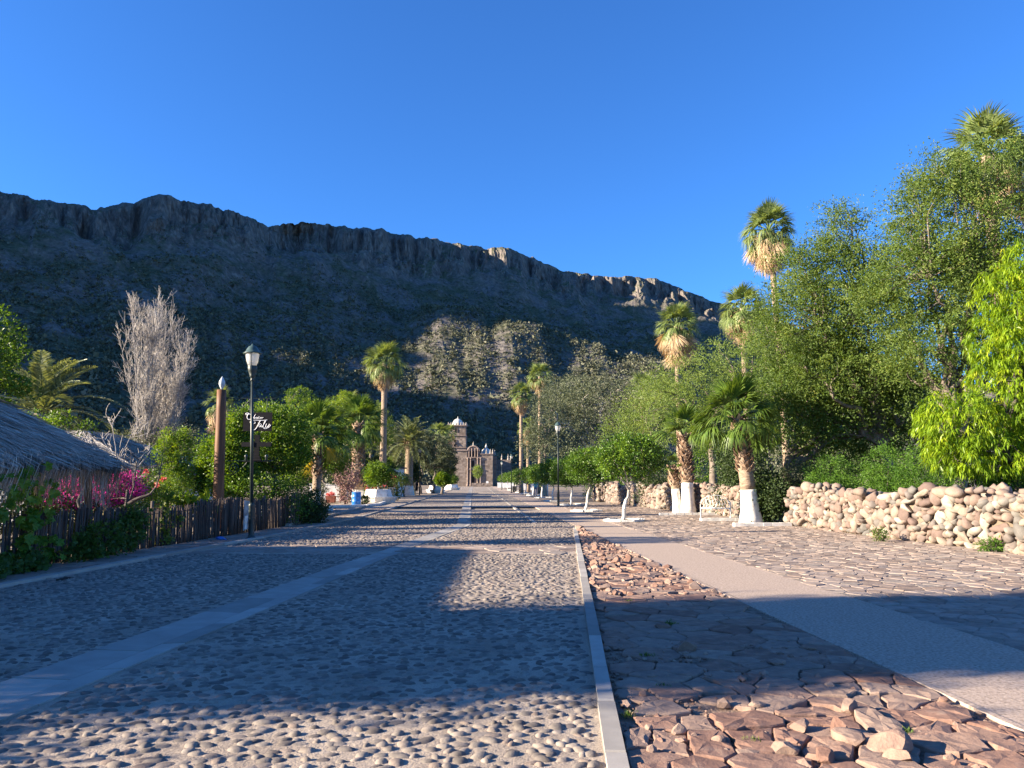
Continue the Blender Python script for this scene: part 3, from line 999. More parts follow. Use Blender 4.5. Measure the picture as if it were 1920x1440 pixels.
def cactus():
    x, y = G(1572, 985)
    root = thing('cactus', 'weathered grey columnar cactus standing against the long stone wall', 'cactus', (x - 0.28, y, 0))
    m = MB()
    n = 14; V = []
    zz = np.linspace(0, 0.92, 12)
    an = np.linspace(0, 2 * np.pi, 20, endpoint=False)
    for k, z in enumerate(zz):
        r = 0.062 * (1 - 0.15 * (z / 0.92)) * (1 if k < 11 else 0.5)
        rr = r * (1 + 0.16 * np.cos(10 * an))
        V.append(np.stack([np.cos(an) * rr + 0.015 * math.sin(z * 4), np.sin(an) * rr, np.full(20, z + (0.015 if k == 11 else 0))], -1))
    V = np.concatenate(V)
    i = np.arange(11)[:, None] * 20; j = np.arange(20)[None]; j2 = (j + 1) % 20
    m.add(V, np.stack([i + j, i + j2, i + 20 + j2, i + 20 + j], -1).reshape(-1, 4))
    m.f.append((np.arange(20)[None] + m.n - 20, 0))
    m.build('stem', simple('cactus_skin', [(0.3, (0.13, 0.13, 0.12)), (0.7, (0.24, 0.24, 0.22))], rough=0.9), root, smooth=True)
cactus()
# ------------------------------------------------------------------ foliage tools
def leaves(mb, C, D, L, Wd, rnd, bend=0.25, mat=0):
    """diamond leaves: C base (N,3), D direction (N,3), L length, Wd width"""
    n = len(C)
    L = np.broadcast_to(L, (n,))[:, None]; Wd = np.broadcast_to(Wd, (n,))[:, None]
    D = nrm(D)
    R = rng.normal(size=(n, 3))
    S = nrm(np.cross(D, R))
    N = np.cross(S, D)
    a = C; b = C + D * L * 0.5 + S * Wd * 0.5 + N * L * bend * 0.3
    c = C + D * L - N * L * bend * 0.2; d = C + D * L * 0.5 - S * Wd * 0.5 + N * L * bend * 0.3
    V = np.stack([a, b, c, d], 1).reshape(-1, 3)
    mb.add(V, np.arange(4 * n).reshape(n, 4), np.repeat(rnd, 4), mat)

def in_blobs(blobs, n, shell=0.5):
    """blobs: list of (centre, (rx, ry, rz))"""
    vol = np.array([b[1][0] * b[1][1] * b[1][2] for b in blobs]) ** 0.75
    k = rng.choice(len(blobs), n, p=vol / vol.sum())
    dirs = nrm(rng.normal(size=(n, 3)))
    r = shell + (1 - shell) * rng.random(n) ** 0.6
    C = np.array([b[0] for b in blobs])[k]; Rr = np.array([b[1] for b in blobs])[k]
    return C + dirs * r[:, None] * Rr, dirs, k

def foliage(mb, blobs, nclump, nleaf, cr, L, Wd, droop=0.0, flat=0.8, shell=0.5, out=0.6, tone=(0, 1), bend=0.25, zmin=None, spray=False):
    C, dirs, k = in_blobs(blobs, nclump, shell)
    if zmin is not None: C[:, 2] = np.maximum(C[:, 2], zmin)
    n = nclump * nleaf
    cl = np.repeat(np.arange(nclump), nleaf)
    crs = cr * rng.lognormal(0, 0.3, nclump)
    P = C[cl] + rng.normal(size=(n, 3)) * (crs[cl][:, None] * np.array((1, 1, flat)) * 0.6)
    D = rng.normal(size=(n, 3)) * 0.8 + dirs[cl] * out + (P - C[cl]) / cr * 0.6
    if spray:      # leaves set along thin arching twigs
        ax = nrm(dirs + rng.normal(size=dirs.shape) * 0.55 + np.array((0, 0, -0.05)))
        ax[:, 2] *= 0.6; ax = nrm(ax)
        u = rng.random(n)
        P = C[cl] + ax[cl] * ((u - 0.35) * 2.3 * crs[cl])[:, None] + rng.normal(size=(n, 3)) * (crs[cl][:, None] * 0.17)
        P[:, 2] -= (u ** 2) * crs[cl] * 0.35
        D = ax[cl] * 0.7 + rng.normal(size=(n, 3)) * 0.7
    D[:, 2] += -droop
    ct = rng.random(nclump)
    r = np.clip(tone[0] + (tone[1] - tone[0]) * (0.68 * ct[cl] + 0.32 * rng.random(n)), 0, 1)
    s = rng.uniform(0.7, 1.25, n)
    leaves(mb, P, D, L * s, Wd * s, r, bend)
    return C

def limb_path(a, b, sag=0.15, n=6, wob=0.05):
    a = np.asarray(a, float); b = np.asarray(b, float)
    t = np.linspace(0, 1, n)[:, None]
    up = np.array((0, 0, 1.0))
    L = np.linalg.norm(b - a)
    P = a + (b - a) * t + up * (np.sin(t * np.pi) * L * sag)
    P[1:-1] += rng.normal(size=(n - 2, 3)) * L * wob
    return P

def limbs(mb, fork, C, nmax, r0, sub=3, sag=0.12, rmin=0.008, sides=5):
    """big limbs to a few centres, thinner ones from those to the rest"""
    if len(C) > nmax: C = C[rng.choice(len(C), nmax, replace=False)]
    nb = max(3, int(math.sqrt(len(C)) * 1.2))
    main = C[:nb]
    hubs = []
    for c in main:
        P = limb_path(fork, fork + (c - fork) * 0.75, sag)
        tube(mb, P, np.linspace(r0, r0 * 0.35, len(P)), sides, 0.5, 0, False)
        hubs.append(P)
    H = np.concatenate([h[2:] for h in hubs])
    for c in C[nb:]:
        j = np.argmin(np.linalg.norm(H - c, axis=1) + rng.uniform(0, 0.3, len(H)))
        P = limb_path(H[j], c, 0.08, 5, 0.06)
        tube(mb, P, np.linspace(r0 * 0.30, rmin, len(P)), 4, 0.5, 0, False)

def barkmat(name, c0, c1, sc=8):
    return simple(name, [(0.3, c0), (0.7, c1)], nscale=sc, rough=0.9, bstr=0.8, bdist=0.02, bscale=22, vec='Object', scale=(1, 1, 0.35))
M_BARK = barkmat('grey_bark', (0.10, 0.08, 0.065), (0.24, 0.20, 0.165))
M_BARKD = barkmat('dark_bark', (0.045, 0.038, 0.034), (0.11, 0.09, 0.078))
M_PALE = barkmat('pale_bark', (0.26, 0.23, 0.20), (0.50, 0.46, 0.42))

ML = {
 'mesquite': leafmat('mesquite_leaves', [(0, (0.045, 0.085, 0.016)), (0.5, (0.105, 0.170, 0.030)), (0.85, (0.18, 0.245, 0.050)), (1, (0.29, 0.29, 0.08))], 0.40),
 'mesquite2': leafmat('feathery_leaves', [(0, (0.075, 0.125, 0.022)), (0.5, (0.15, 0.225, 0.045)), (1, (0.25, 0.31, 0.08))], 0.38),
 'olive': leafmat('olive_leaves', [(0, (0.040, 0.055, 0.028)), (0.5, (0.085, 0.105, 0.055)), (1, (0.16, 0.18, 0.11))], 0.2),
 'ficus': leafmat('ficus_leaves', [(0, (0.024, 0.060, 0.008)), (0.5, (0.060, 0.130, 0.012)), (0.85, (0.14, 0.24, 0.022)), (1, (0.23, 0.33, 0.03))], 0.30, rough=0.4),
 'citrus': leafmat('citrus_leaves', [(0, (0.035, 0.080, 0.010)), (0.5, (0.085, 0.165, 0.016)), (0.85, (0.165, 0.26, 0.025)), (1, (0.34, 0.34, 0.03))], 0.40, rough=0.45),
 'mango': leafmat('mango_leaves', [(0, (0.045, 0.10, 0.008)), (0.3, (0.13, 0.23, 0.012)), (0.7, (0.24, 0.35, 0.016)), (0.93, (0.34, 0.43, 0.02)), (1, (0.46, 0.38, 0.06))], 0.42, rough=0.4),
 'shrub': leafmat('shrub_leaves', [(0, (0.035, 0.095, 0.010)), (0.6, (0.085, 0.185, 0.018)), (1, (0.15, 0.26, 0.03))], 0.35),
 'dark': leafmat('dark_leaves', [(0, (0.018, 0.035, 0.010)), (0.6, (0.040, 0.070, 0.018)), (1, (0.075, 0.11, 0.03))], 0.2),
 'vine': leafmat('vine_leaves', [(0, (0.035, 0.075, 0.016)), (0.6, (0.085, 0.15, 0.028)), (1, (0.21, 0.23, 0.05))], 0.35),
 'yellowgreen': leafmat('yellow_green_leaves', [(0, (0.12, 0.19, 0.015)), (0.6, (0.24, 0.30, 0.02)), (1, (0.42, 0.38, 0.035))], 0.4),
 'magenta': leafmat('magenta_bracts', [(0, (0.42, 0.02, 0.22)), (0.6, (0.66, 0.04, 0.36)), (1, (0.75, 0.16, 0.42))], 0.4, tc=(1.2, 0.8, 1.0)),
 'red': leafmat('red_flowers', [(0, (0.50, 0.05, 0.05)), (0.6, (0.66, 0.14, 0.12)), (1, (0.75, 0.35, 0.30))], 0.3, tc=(1.1, 0.8, 0.8)),
 'palm': leafmat('palm_leaf', [(0, (0.040, 0.085, 0.014)), (0.5, (0.085, 0.150, 0.024)), (1, (0.16, 0.23, 0.045))], 0.28, rough=0.42),
 'palmpale': leafmat('sunlit_glaucous_palm_leaf', [(0, (0.07, 0.115, 0.035)), (0.5, (0.15, 0.21, 0.065)), (1, (0.27, 0.32, 0.13))], 0.30, rough=0.45),  # glaucous green, paled further: sunlight on the tall crowns put into the colour
 'palmgrey': leafmat('date_palm_leaf', [(0, (0.075, 0.105, 0.05)), (0.5, (0.15, 0.185, 0.085)), (1, (0.27, 0.30, 0.15))], 0.25, rough=0.45),
 'palmdead': leafmat('dead_palm_leaf', [(0, (0.26, 0.175, 0.095)), (0.5, (0.46, 0.34, 0.20)), (1, (0.64, 0.52, 0.35))], 0.25, rough=0.8, tc=(1.2, 1.0, 0.7)),
 'palmyellow': leafmat('yellowed_palm_leaf', [(0, (0.42, 0.32, 0.04)), (1, (0.62, 0.52, 0.10))], 0.35),
}
for k_ in list(ML):
    pass

# ------------------------------------------------------------------ palms
def fan_mesh(name, L, mat, seed, segs=34, spread=2.5, droop=0.5, dead=False, wid=0.052):
    """fan frond along +X: stalk then a fan of folded fingers"""
    r_ = np.random.default_rng(seed)
    m = MB()
    st = L * (0.46 if not dead else 0.40)
    t = np.linspace(0, 1, 5)
    P = np.stack([t * st, np.zeros(5), 0.06 * L * np.sin(t * np.pi * 0.5) - (0.05 * L * t ** 2)], -1)
    tube(m, P, np.linspace(0.022, 0.011, 5) * L / 1.2, 3, 0.35, 0, False)
    hub = P[-1]
    fl = L - st
    for k in range(segs):
        a = (k / (segs - 1) - 0.5) * spread * (1.0 if not dead else 0.6)
        l = fl * (1.0 - 0.25 * abs(a / spread * 2) ** 2) * r_.uniform(0.86, 1.08)
        d = np.array((math.cos(a), math.sin(a), 0.0))
        side = np.array((-math.sin(a), math.cos(a), 0.0))
        w = wid * L * (1.0 if not dead else 0.8)
        ks = np.array((0.0, 0.30, 0.62, 0.84, 1.0))
        dz = -droop * l * (ks ** 2.6) * r_.uniform(0.5, 1.3) + 0.10 * l * ks * math.cos(a)
        if dead: dz = -l * (0.75 * ks ** 1.2) * r_.uniform(0.8, 1.2)
        rad = l * (ks - 0.28 * np.maximum(ks - 0.5, 0) * droop * 1.3)
        ctr = hub + d * rad[:, None]; ctr[:, 2] += dz + 0.012 * L * (k % 2)
        ws = w * np.array((0.12, 0.62, 0.55, 0.28, 0.02))
        V = np.concatenate([ctr - side * ws[:, None] * 0.5, ctr + side * ws[:, None] * 0.5])
        Fq = [(i, i + 1, i + 6, i + 5) for i in range(4)]
        m.add(V, Fq, np.clip(r_.uniform(0.2, 0.8) + np.tile(ks * 0.15, 2), 0, 1))
    return m.mesh(name, mat)

def feather_mesh(name, L, mat, seed, n=44, droop=0.45, wl=0.34):
    r_ = np.random.default_rng(seed)
    m = MB()
    t = np.linspace(0, 1, 9)
    P = np.stack([L * (t - 0.10 * t ** 3), np.zeros(9), L * (0.10 * np.sin(t * 2.2) - droop * t ** 2.3)], -1)
    tube(m, P, np.linspace(0.022, 0.005, 9) * L / 2.4, 4, 0.3, 0, False)
    tt = np.linspace(0.12, 0.99, n)
    px = np.interp(tt, t, P[:, 0]); pz = np.interp(tt, t, P[:, 2])
    T = nrm(np.stack([np.gradient(px), np.zeros(n), np.gradient(pz)], -1))
    for sgn in (-1, 1):
        l = wl * L * 0.5 * (np.sin(np.clip(tt * 1.05, 0, 1) * np.pi) ** 0.5 * 0.8 + 0.25) * r_.uniform(0.85, 1.1, n)
        D = T * 0.75 + np.array((0, sgn * 0.95, 0.30)) + r_.normal(size=(n, 3)) * 0.06
        D = nrm(D)
        S = nrm(np.cross(D, np.array((0.1, 0.0, 1.0))))
        B = np.stack([px, np.zeros(n), pz], -1)
        w = 0.012 * L
        mid = B + D * l[:, None] * 0.5
        tip = B + D * l[:, None] - np.array((0, 0, 1.0)) * (l[:, None] * 0.16)
        V = np.stack([B - S * w * 0.4, mid - S * w, tip, mid + S * w], 1).reshape(-1, 3)
        m.add(V, np.arange(4 * n).reshape(n, 4), np.repeat(r_.random(n), 4))
    return m.mesh(name, mat)

FAN = [fan_mesh('frond', 1.0, ML['palm'], 40 + k, droop=0.32 + 0.22 * k) for k in range(3)]
FANPALE = [fan_mesh('frond', 1.0, ML['palmpale'], 140 + k, segs=30, droop=0.42 + 0.3 * k) for k in range(3)]
FANSK = [fan_mesh('dead_frond', 1.0, ML['palmdead'], 50 + k, segs=20, dead=True) for k in range(3)]
FANYE = fan_mesh('dead_frond', 1.0, ML['palmyellow'], 55, segs=20, dead=True)
FEA = [feather_mesh('frond', 1.0, ML['palmgrey'], 60 + k, n=46, droop=0.30 + 0.2 * k) for k in range(3)]

M_TRUNK = simple('palm_trunk', [(0.3, (0.17, 0.12, 0.085)), (0.5, (0.27, 0.20, 0.145)), (0.75, (0.37, 0.29, 0.21))], nscale=5, rough=0.95, bstr=1.0, bdist=0.04, bscale=6, scale=(1, 1, 3.0))
M_BOOT = simple('palm_leaf_bases', [(0, (0.12, 0.075, 0.05)), (0.5, (0.27, 0.17, 0.11)), (1, (0.48, 0.36, 0.26))], nscale=10, rough=0.9, bstr=0.4, src='rnd')
M_WOODY = simple('dead_stalks', [(0, (0.30, 0.17, 0.08)), (1, (0.50, 0.30, 0.16))], src='rnd')

def put_frond(mesh, name, root, base, az, elev, L, roll=0.0, wx=1.0):
    M_ = Matrix.Rotation(az, 4, 'Z') @ Matrix.Rotation(-elev, 4, 'Y') @ Matrix.Rotation(roll, 4, 'X')
    o = link(name, mesh, root)
    o.location = base
    o.rotation_euler = M_.to_euler()
    o.scale = (L, L * wx, L)
    return o

def palm(name, label, x, y, h, r_base, r_top, crown_r, nf=26, ndead=0, kind='fan', boots=None, white=None, lean=(0, 0), group=None, dead_len=None, boot_r=1.7, elmin=-0.5, dead=FANSK, z0=0.0, flare=1.25, fans=None):
    FANX = fans or FAN
    root = thing(name, label, 'palm tree', (x, y, z0), 0, group)
    m = MB()
    n = 14
    zz = np.linspace(-0.1, h, n)
    tt = np.clip(zz / h, 0, 1)
    P = np.stack([lean[0] * tt ** 1.6, lean[1] * tt ** 1.6, zz], -1)
    R = r_base + (r_top - r_base) * tt ** 0.8
    R = R * (1 + (flare - 1) * np.exp(-tt * h / 0.35))
    wz = white if white else 0
    if wz:
        kw = np.searchsorted(zz, wz)
        zs = np.concatenate((zz[:kw], [wz])); 
        Pw = np.stack([np.interp(zs, zz, P[:, 0]), np.interp(zs, zz, P[:, 1]), zs], -1)
        Rw = np.interp(zs, zz, R)
        mw = MB(); tube(mw, Pw, Rw + 0.006, 12, 0.5, 0, True, 0.03)
        mw.build('whitewashed_base', M_WHITE, root, smooth=True)
        zs = np.concatenate(([wz], zz[kw:]))
        Pt = np.stack([np.interp(zs, zz, P[:, 0]), np.interp(zs, zz, P[:, 1]), zs], -1)
        tube(m, Pt, np.interp(zs, zz, R), 12, 0.5, 0, True, 0.05)
    else:
        tube(m, P, R, 12, 0.5, 0, True, 0.05)
    m.build('trunk', M_TRUNK, root, smooth=True)
    if boots:
        b0, b1, nb = boots
        mb_ = MB()
        k = np.arange(nb)
        zb = b0 + (b1 - b0) * (k + rng.uniform(-0.4, 0.4, nb)) / nb
        az = k * 2.399 + rng.normal(0, 0.15, nb)
        rb = np.interp(zb, zz, R)
        cx = np.interp(zb, zz, P[:, 0]); cy = np.interp(zb, zz, P[:, 1])
        for i in range(nb):
            o_ = np.array((math.cos(az[i]), math.sin(az[i]), 0)); sd = np.array((-math.sin(az[i]), math.cos(az[i]), 0))
            c = np.array((cx[i], cy[i], zb[i]))
            L_ = rng.uniform(0.14, 0.26) * (r_top / 0.2) ** 0.5
            w = rng.uniform(0.07, 0.11) * (r_top / 0.2) ** 0.5
            ex = rb[i] * (boot_r - 1) * rng.uniform(0.7, 1.3)
            up = np.array((0, 0, 1.0))
            V = [c + o_ * rb[i] * 0.9 - sd * w, c + o_ * rb[i] * 0.9 + sd * w,
                 c + o_ * (rb[i] * 1.12 + ex * 0.5) + up * L_ * 0.6 + sd * w * 0.6, c + o_ * (rb[i] * 1.12 + ex * 0.5) + up * L_ * 0.6 - sd * w * 0.6,
                 c + o_ * (rb[i] + ex) + up * L_ + sd * w * 0.35, c + o_ * (rb[i] + ex) + up * L_ - sd * w * 0.35,
                 c + o_ * (rb[i] + ex * 0.9) + up * L_ * 0.75, c + o_ * rb[i] * 0.95 + up * L_ * 0.45]
            mb_.add_multi(V, [(0, 1, 2, 3), (3, 2, 4, 5), (5, 4, 6), (3, 5, 6, 7, 0), (2, 1, 7, 6, 4), (0, 7, 1)], rng.random())
        mb_.build('leaf_bases', M_BOOT, root)
    top = np.array((lean[0], lean[1], h))
    for i in range(nf):
        u = (i + 0.5) / nf
        el = math.radians(82) * (1 - u) + elmin * u
        az = i * 2.399 + rng.normal(0, 0.15)
        L_ = crown_r * rng.uniform(0.86, 1.1)
        if kind == 'fan':
            msh = FANX[0 if u < 0.35 else (1 if u < 0.7 else 2)]
            put_frond(msh, 'frond', root, top + np.array((0, 0, -0.25 * u * r_top * 4)), az, el, L_, rng.normal(0, 0.25))
        else:
            msh = FEA[0 if u < 0.4 else (1 if u < 0.75 else 2)]
            put_frond(msh, 'frond', root, top + np.array((0, 0, -0.3 * u)), az, el, L_, rng.normal(0, 0.2))
    for i in range(ndead):
        u = (i + 0.5) / ndead
        az = i * 2.399 + rng.normal(0, 0.3)
        el = -0.35 - 0.95 * u + rng.normal(0, 0.12)
        L_ = (dead_len or crown_r * 0.85) * rng.uniform(0.8, 1.1)
        put_frond(dead[i % 3] if isinstance(dead, list) else dead, 'dead_frond', root, top + np.array((0, 0, -0.10 - u * crown_r * 0.42)), az, el, L_, rng.normal(0, 0.4), 1.0)
    return root

# right side
x, y = G(1408, 981)
palm('fan_palm', 'young fan palm, thick whitewashed base, one hanging dead frond, beside the iron bench', x, y, 4.05, 0.36, 0.20, 2.0, 30, 1, boots=(1.9, 4.0, 150), white=1.28, lean=(-0.42, 0.0), dead_len=1.45, boot_r=1.55, elmin=-0.55, flare=1.35)
x, y = G(1288, 962)
palm('fan_palm', 'tall right-hand trunk of the twin palms, rough brown above its whitewashed base', x + 0.08, y, 3.95, 0.33, 0.26, 1.9, 12, 0, boots=(1.55, 3.9, 170), white=1.5, lean=(-0.05, 0.3), boot_r=1.5, elmin=0.0)
palm('fan_palm', 'short left-hand trunk of the twin palms, with a few small yellowing fronds', x - 0.42, y + 0.25, 2.35, 0.22, 0.19, 0.85, 9, 3, boots=(1.25, 2.3, 60), white=1.2, lean=(-0.22, 0.1), dead_len=0.6, boot_r=1.6, elmin=-0.2)
def tall(label, px, pyc, Y, cr, nf=30, nd=34, dl=None, r=0.20, lean=0.0, **k):
    c = W(px, pyc, Y)
    return palm('fan_palm', label, c[0] - lean, Y, c[2], r * 1.5, r, cr * 1.12, int(nf * 1.2), int(nd * 1.2), lean=(lean, 0), dead_len=dl, group='tall fan palms with brown skirts', elmin=-0.75, fans=FANPALE, **k)
tall('tallest lone fan palm against the blue sky, with a long pale brown skirt', 1442, 432, 56, 2.15, 34, 52, 2.5, lean=-0.6)
tall('fan palm with straw coloured skirt, just below and left of the tallest lone palm', 1392, 578, 60, 2.1, 30, 34, 2.2)
tall('fan palm with drooping brown skirt before the right end of the mountain ridge', 1268, 612, 66, 2.15, 32, 46, 2.6)
tall('thin fan palm left of the grey green trees, upper one of the pair', 1012, 706, 100, 1.9, 26, 26, 1.7)
tall('slender fan palm nearest the church on the right, dark against the slope', 977, 742, 108, 1.9, 26, 26, 2.0)
tall('low fan palm with browned crown just behind the slender one near the church', 990, 800, 112, 1.7, 20, 34, 2.0)
tall('big fan palm rising behind the tree at the upper right corner', 1850, 292, 34, 2.1, 30, 30, 2.2, r=0.26)
tall('fan palm cut off by the right edge behind the upper right tree', 1935, 330, 36, 2.2, 28, 24, 2.0, r=0.26)
tall('far fan palm above the pale trees, left of the lone green frond', 1205, 728, 80, 1.9, 24, 24, 1.8)
# left side
tall('tall thin fan palm with ragged tan skirt above the white planter', 722, 680, 70, 2.0, 30, 26, 1.9, r=0.24)
x, y = G(670, 942)
palm('fan_palm', 'stout fan palm behind the blue barrel, criss-cross bark and whitewashed foot', x, y, 6.0, 0.45, 0.40, 2.6, 34, 6, boots=(1.1, 5.9, 240), white=0.95, boot_r=1.3, dead_len=1.6, elmin=-0.6)
palm('date_palm', 'date palm with arching feather fronds beside the second lamp post', XP(768, 86), 86, 5.9, 0.48, 0.42, 3.4, 46, 0, kind='feather', boots=(5.0, 6.2, 50), white=1.1, elmin=-0.35, flare=1.6, boot_r=1.7)
palm('fan_palm', 'fan palm with a yellow hanging frond and white foot, half hidden by the fence-end bush', XP(597, 34), 34, 3.7, 0.20, 0.17, 1.75, 22, 2, boots=(1.6, 3.6, 80), white=1.15, dead=FANYE, dead_len=1.3, elmin=-0.4)
tall('small fan palm with hanging dead fronds behind the wooden post', 412, 758, 74, 1.7, 20, 24, 2.2)
tall('fan palm behind the date palm, nearer the church tower', 822, 815, 130, 2.3, 26, 30, 2.2)
tall('small fan palm just left of the church tower', 842, 812, 170, 2.1, 22, 26, 2.2)
tall('fan palm behind the stout palm, its crown in the yellowish tree', 655, 770, 75, 2.0, 24, 20, 1.8)
palm('date_palm', 'grey green date palm arching up behind the near thatched roof', XP(74, 38), 38, W(74, 775, 38)[2], 0.35, 0.30, 3.7, 40, 0, kind='feather', elmin=-0.6)
palm('fan_palm', 'small fan palm shoots behind the white planter', XP(725, 75), 75, 2.2, 0.2, 0.18, 2.0, 18, 4, elmin=-0.1)

# ------------------------------------------------------------------ broadleaf trees
def tree(name, label, base, blobs, leafmat_, nclump, nleaf, cr, L, Wd, trunk_r=0.15, fork=None, bark=None, nl=50, droop=0.0, flat=0.8, shell=0.5, tone=(0, 1), white=None, group=None, cat='tree', sag=0.12, out=0.6, lean_mid=None, bend=0.25, spray=False):
    root = thing(name, label, cat, (base[0], base[1], 0), 0, group)
    b0 = np.array((base[0], base[1], 0.0))
    blobs = [(np.asarray(c, float) - b0, r) for c, r in blobs]
    cr_ = MB()
    C = foliage(cr_, blobs, nclump, nleaf, cr, L, Wd, droop, flat, shell, out, tone, bend, spray=spray)
    cen = np.mean([b[0] for b in blobs], axis=0)
    zlow = min(b[0][2] - b[1][2] for b in blobs)
    if fork is None: fork = np.array((cen[0] * 0.25, cen[1] * 0.25, max(0.4, zlow + 0.25 * (cen[2] - zlow))))
    else: fork = np.asarray(fork, float)
    m = MB()
    P = limb_path((0, 0, -0.1), fork, 0.0, 6, 0.03)
    R = np.linspace(trunk_r * 1.15, trunk_r * 0.75, 6); R[0] *= 1.25
    tube(m, P, R, 9, 0.5, 0, True, 0.06)
    limbs(m, fork, C, nl, trunk_r * 0.62, sag=sag)
    m.build('trunk', bark or M_BARK, root, smooth=True)
    if white:
        w = MB(); zs = np.linspace(-0.05, white, 5)
        Pw = np.stack([np.interp(zs, P[:, 2], P[:, 0]), np.interp(zs, P[:, 2], P[:, 1]), zs], -1)
        tube(w, Pw, np.interp(zs, P[:, 2], R) + 0.012, 9, 0.5, 0, True)
        w.build('whitewashed_base', M_WHITE, root, smooth=True)
    cr_.build('crown', leafmat_, root)
    return root

def B(px, py, Y, rpx, rpy, ry=None):
    """blob from its outline in the photograph, at depth Y"""
    c = W(px, py, Y)
    k = Y / F
    return (c, (rpx * k, ry if ry else rpx * k, rpy * k))

# row of round clipped trees on the right
FIC = [(31.45, 4.73, 0.0), (41.5, 4.18, 0), (52, 3.95, 1), (62, 3.25, 0), (74, 2.85, 0), (86, 2.35, 0), (98, 1.75, 0), (110, 1.2, 0), (123, 0.55, 0), (138, -0.1, 0), (155, -0.9, 0), (175, -1.8, 0)]
FLAB = ['nearest round clipped tree with a leaning white forked trunk, right of the path',
        'second round clipped tree from the front, white trunk leaning over its kerb ring',
        'third round clipped tree, its crown just right of the lamp post',
        'round clipped tree with straight white trunk right behind the lamp post',
        'fifth round clipped tree along the row, left of the lamp post',
        'sixth round clipped tree along the row, beside the person in teal',
        'seventh round clipped tree along the row, left of the person in teal',
        'eighth round clipped tree along the row towards the church',
        'ninth round clipped tree along the row towards the church',
        'tenth round clipped tree, by the two dark bins',
        'last but one round clipped tree before the church',
        'last round clipped tree of the row, touching the church wall']
for k, (y, x, hid) in enumerate(FIC):
    zc = 2.55 if k == 0 else 2.25 + 0.12 * (k % 2)
    r = 1.38 if k == 0 else 1.3 + 0.15 * (k % 3) * 0.6
    bl = [((x + 0.05, y, zc), (r, r, 0.95)), ((x - 0.62, y - 0.2, zc - 0.25), (r * 0.55, r * 0.6, 0.62)), ((x + 0.6, y, zc - 0.1), (r * 0.62, r * 0.6, 0.7)), ((x + 0.3, y - 0.3, zc + 0.35), (r * 0.6, r * 0.5, 0.65)), ((x - 0.35, y + 0.2, zc + 0.30), (r * 0.5, r * 0.5, 0.6))]
    det = 1.0 if k < 3 else (0.55 if k < 6 else 0.3)
    tree('clipped_tree', FLAB[k], (x - (0.30 if k < 2 else 0), y), bl, ML['ficus'], int(330 * det), int(34 * (1 if k < 5 else 0.7)), 0.19, 0.095 / det ** 0.4, 0.06 / det ** 0.4,
         trunk_r=0.060, fork=((0.30 if k < 2 else 0.05), 0, 1.25), bark=M_PALE, nl=26, white=1.0 if k else 0.85, group='round clipped trees in a row', shell=0.62)

# mesquites at the right
def mesq(label, base, blobs, n, nleaf=26, L=0.085, Wd=0.042, cr=0.42, mat='mesquite', tr=0.2, fork=None, group='large feathery trees behind the stone wall', nl=90, bark=None, **k):
    return tree('feathery_tree', label, base, blobs, ML[mat], n, nleaf, cr, L, Wd, tr, fork, bark, nl, flat=0.42, shell=0.35, group=group, spray=True, **k)
mesq('tallest spreading tree at the upper right, its top above the frame third', (XP(1790, 27), 27),
     [B(1800, 420, 27, 130, 110, 1.9), B(1760, 340, 27, 60, 60, 1.2), B(1850, 300, 27, 60, 45, 1.2), B(1740, 520, 27, 110, 90, 1.9), B(1860, 540, 27, 110, 110, 2.0), B(1848, 262, 27, 12, 28, .25), B(1705, 400, 27, 30, 40, 0.6), B(1760, 650, 27, 120, 70, 1.8), B(1650, 560, 27, 60, 40, 1.0)],
     2800, 34, L=.108, Wd=.042, cr=0.48, fork=(0.2, 0, 3.4), tr=0.24, nl=120)
mesq('wide feathery tree left of the tallest one, spiky shoots against the sky', (XP(1690, 31), 31),
     [B(1570, 520, 31, 100, 75, 1.9), B(1572, 440, 31, 42, 60, .9), B(1576, 385, 31, 8, 30, .2), B(1500, 600, 31, 95, 80, 1.9), B(1630, 640, 31, 95, 70, 1.9), B(1660, 470, 31, 22, 30, .5), B(1560, 700, 31, 120, 70, 2.0), B(1625, 415, 31, 8, 22, .2), B(1480, 480, 31, 30, 16, .6), B(1660, 540, 31, 40, 40, .9)],
     2700, 34, L=.11, Wd=.043, cr=0.5, fork=(-0.8, 0, 3.0), tr=0.24, nl=120)
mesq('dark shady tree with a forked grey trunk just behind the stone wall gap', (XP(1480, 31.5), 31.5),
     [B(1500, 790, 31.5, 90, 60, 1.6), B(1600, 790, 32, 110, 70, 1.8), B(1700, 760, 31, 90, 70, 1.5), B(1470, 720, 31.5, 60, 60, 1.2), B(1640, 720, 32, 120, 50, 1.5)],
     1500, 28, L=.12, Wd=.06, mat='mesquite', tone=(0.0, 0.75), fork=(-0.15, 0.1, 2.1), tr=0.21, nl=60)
mesq('soft light green feathery tree behind the twin palm trunks', (XP(1330, 44), 44),
     [B(1310, 730, 44, 100, 75, 2.4), B(1250, 770, 44, 60, 55, 1.6), B(1380, 690, 44, 80, 75, 2.2), B(1440, 640, 44, 60, 60, 1.6), B(1330, 800, 44, 90, 45, 1.8), B(1440, 740, 44, 60, 70, 1.6)],
     1300, 30, L=0.11, Wd=0.045, cr=0.5, mat='mesquite2', tr=0.22, nl=70)
mesq('grey green tree with a bare white branch, behind the far lamp post', (XP(1110, 74), 74),
     [B(1120, 770, 74, 75, 60, 3.2), B(1060, 790, 74, 55, 65, 2.6), B(1180, 760, 74, 60, 55, 3.0), B(1080, 730, 74, 40, 30, 2.0), B(1100, 840, 74, 80, 30, 3.0)],
     950, 24, L=0.17, Wd=0.085, cr=0.75, mat='olive', tone=(0.15, 1), tr=0.25, bark=M_PALE, nl=60)
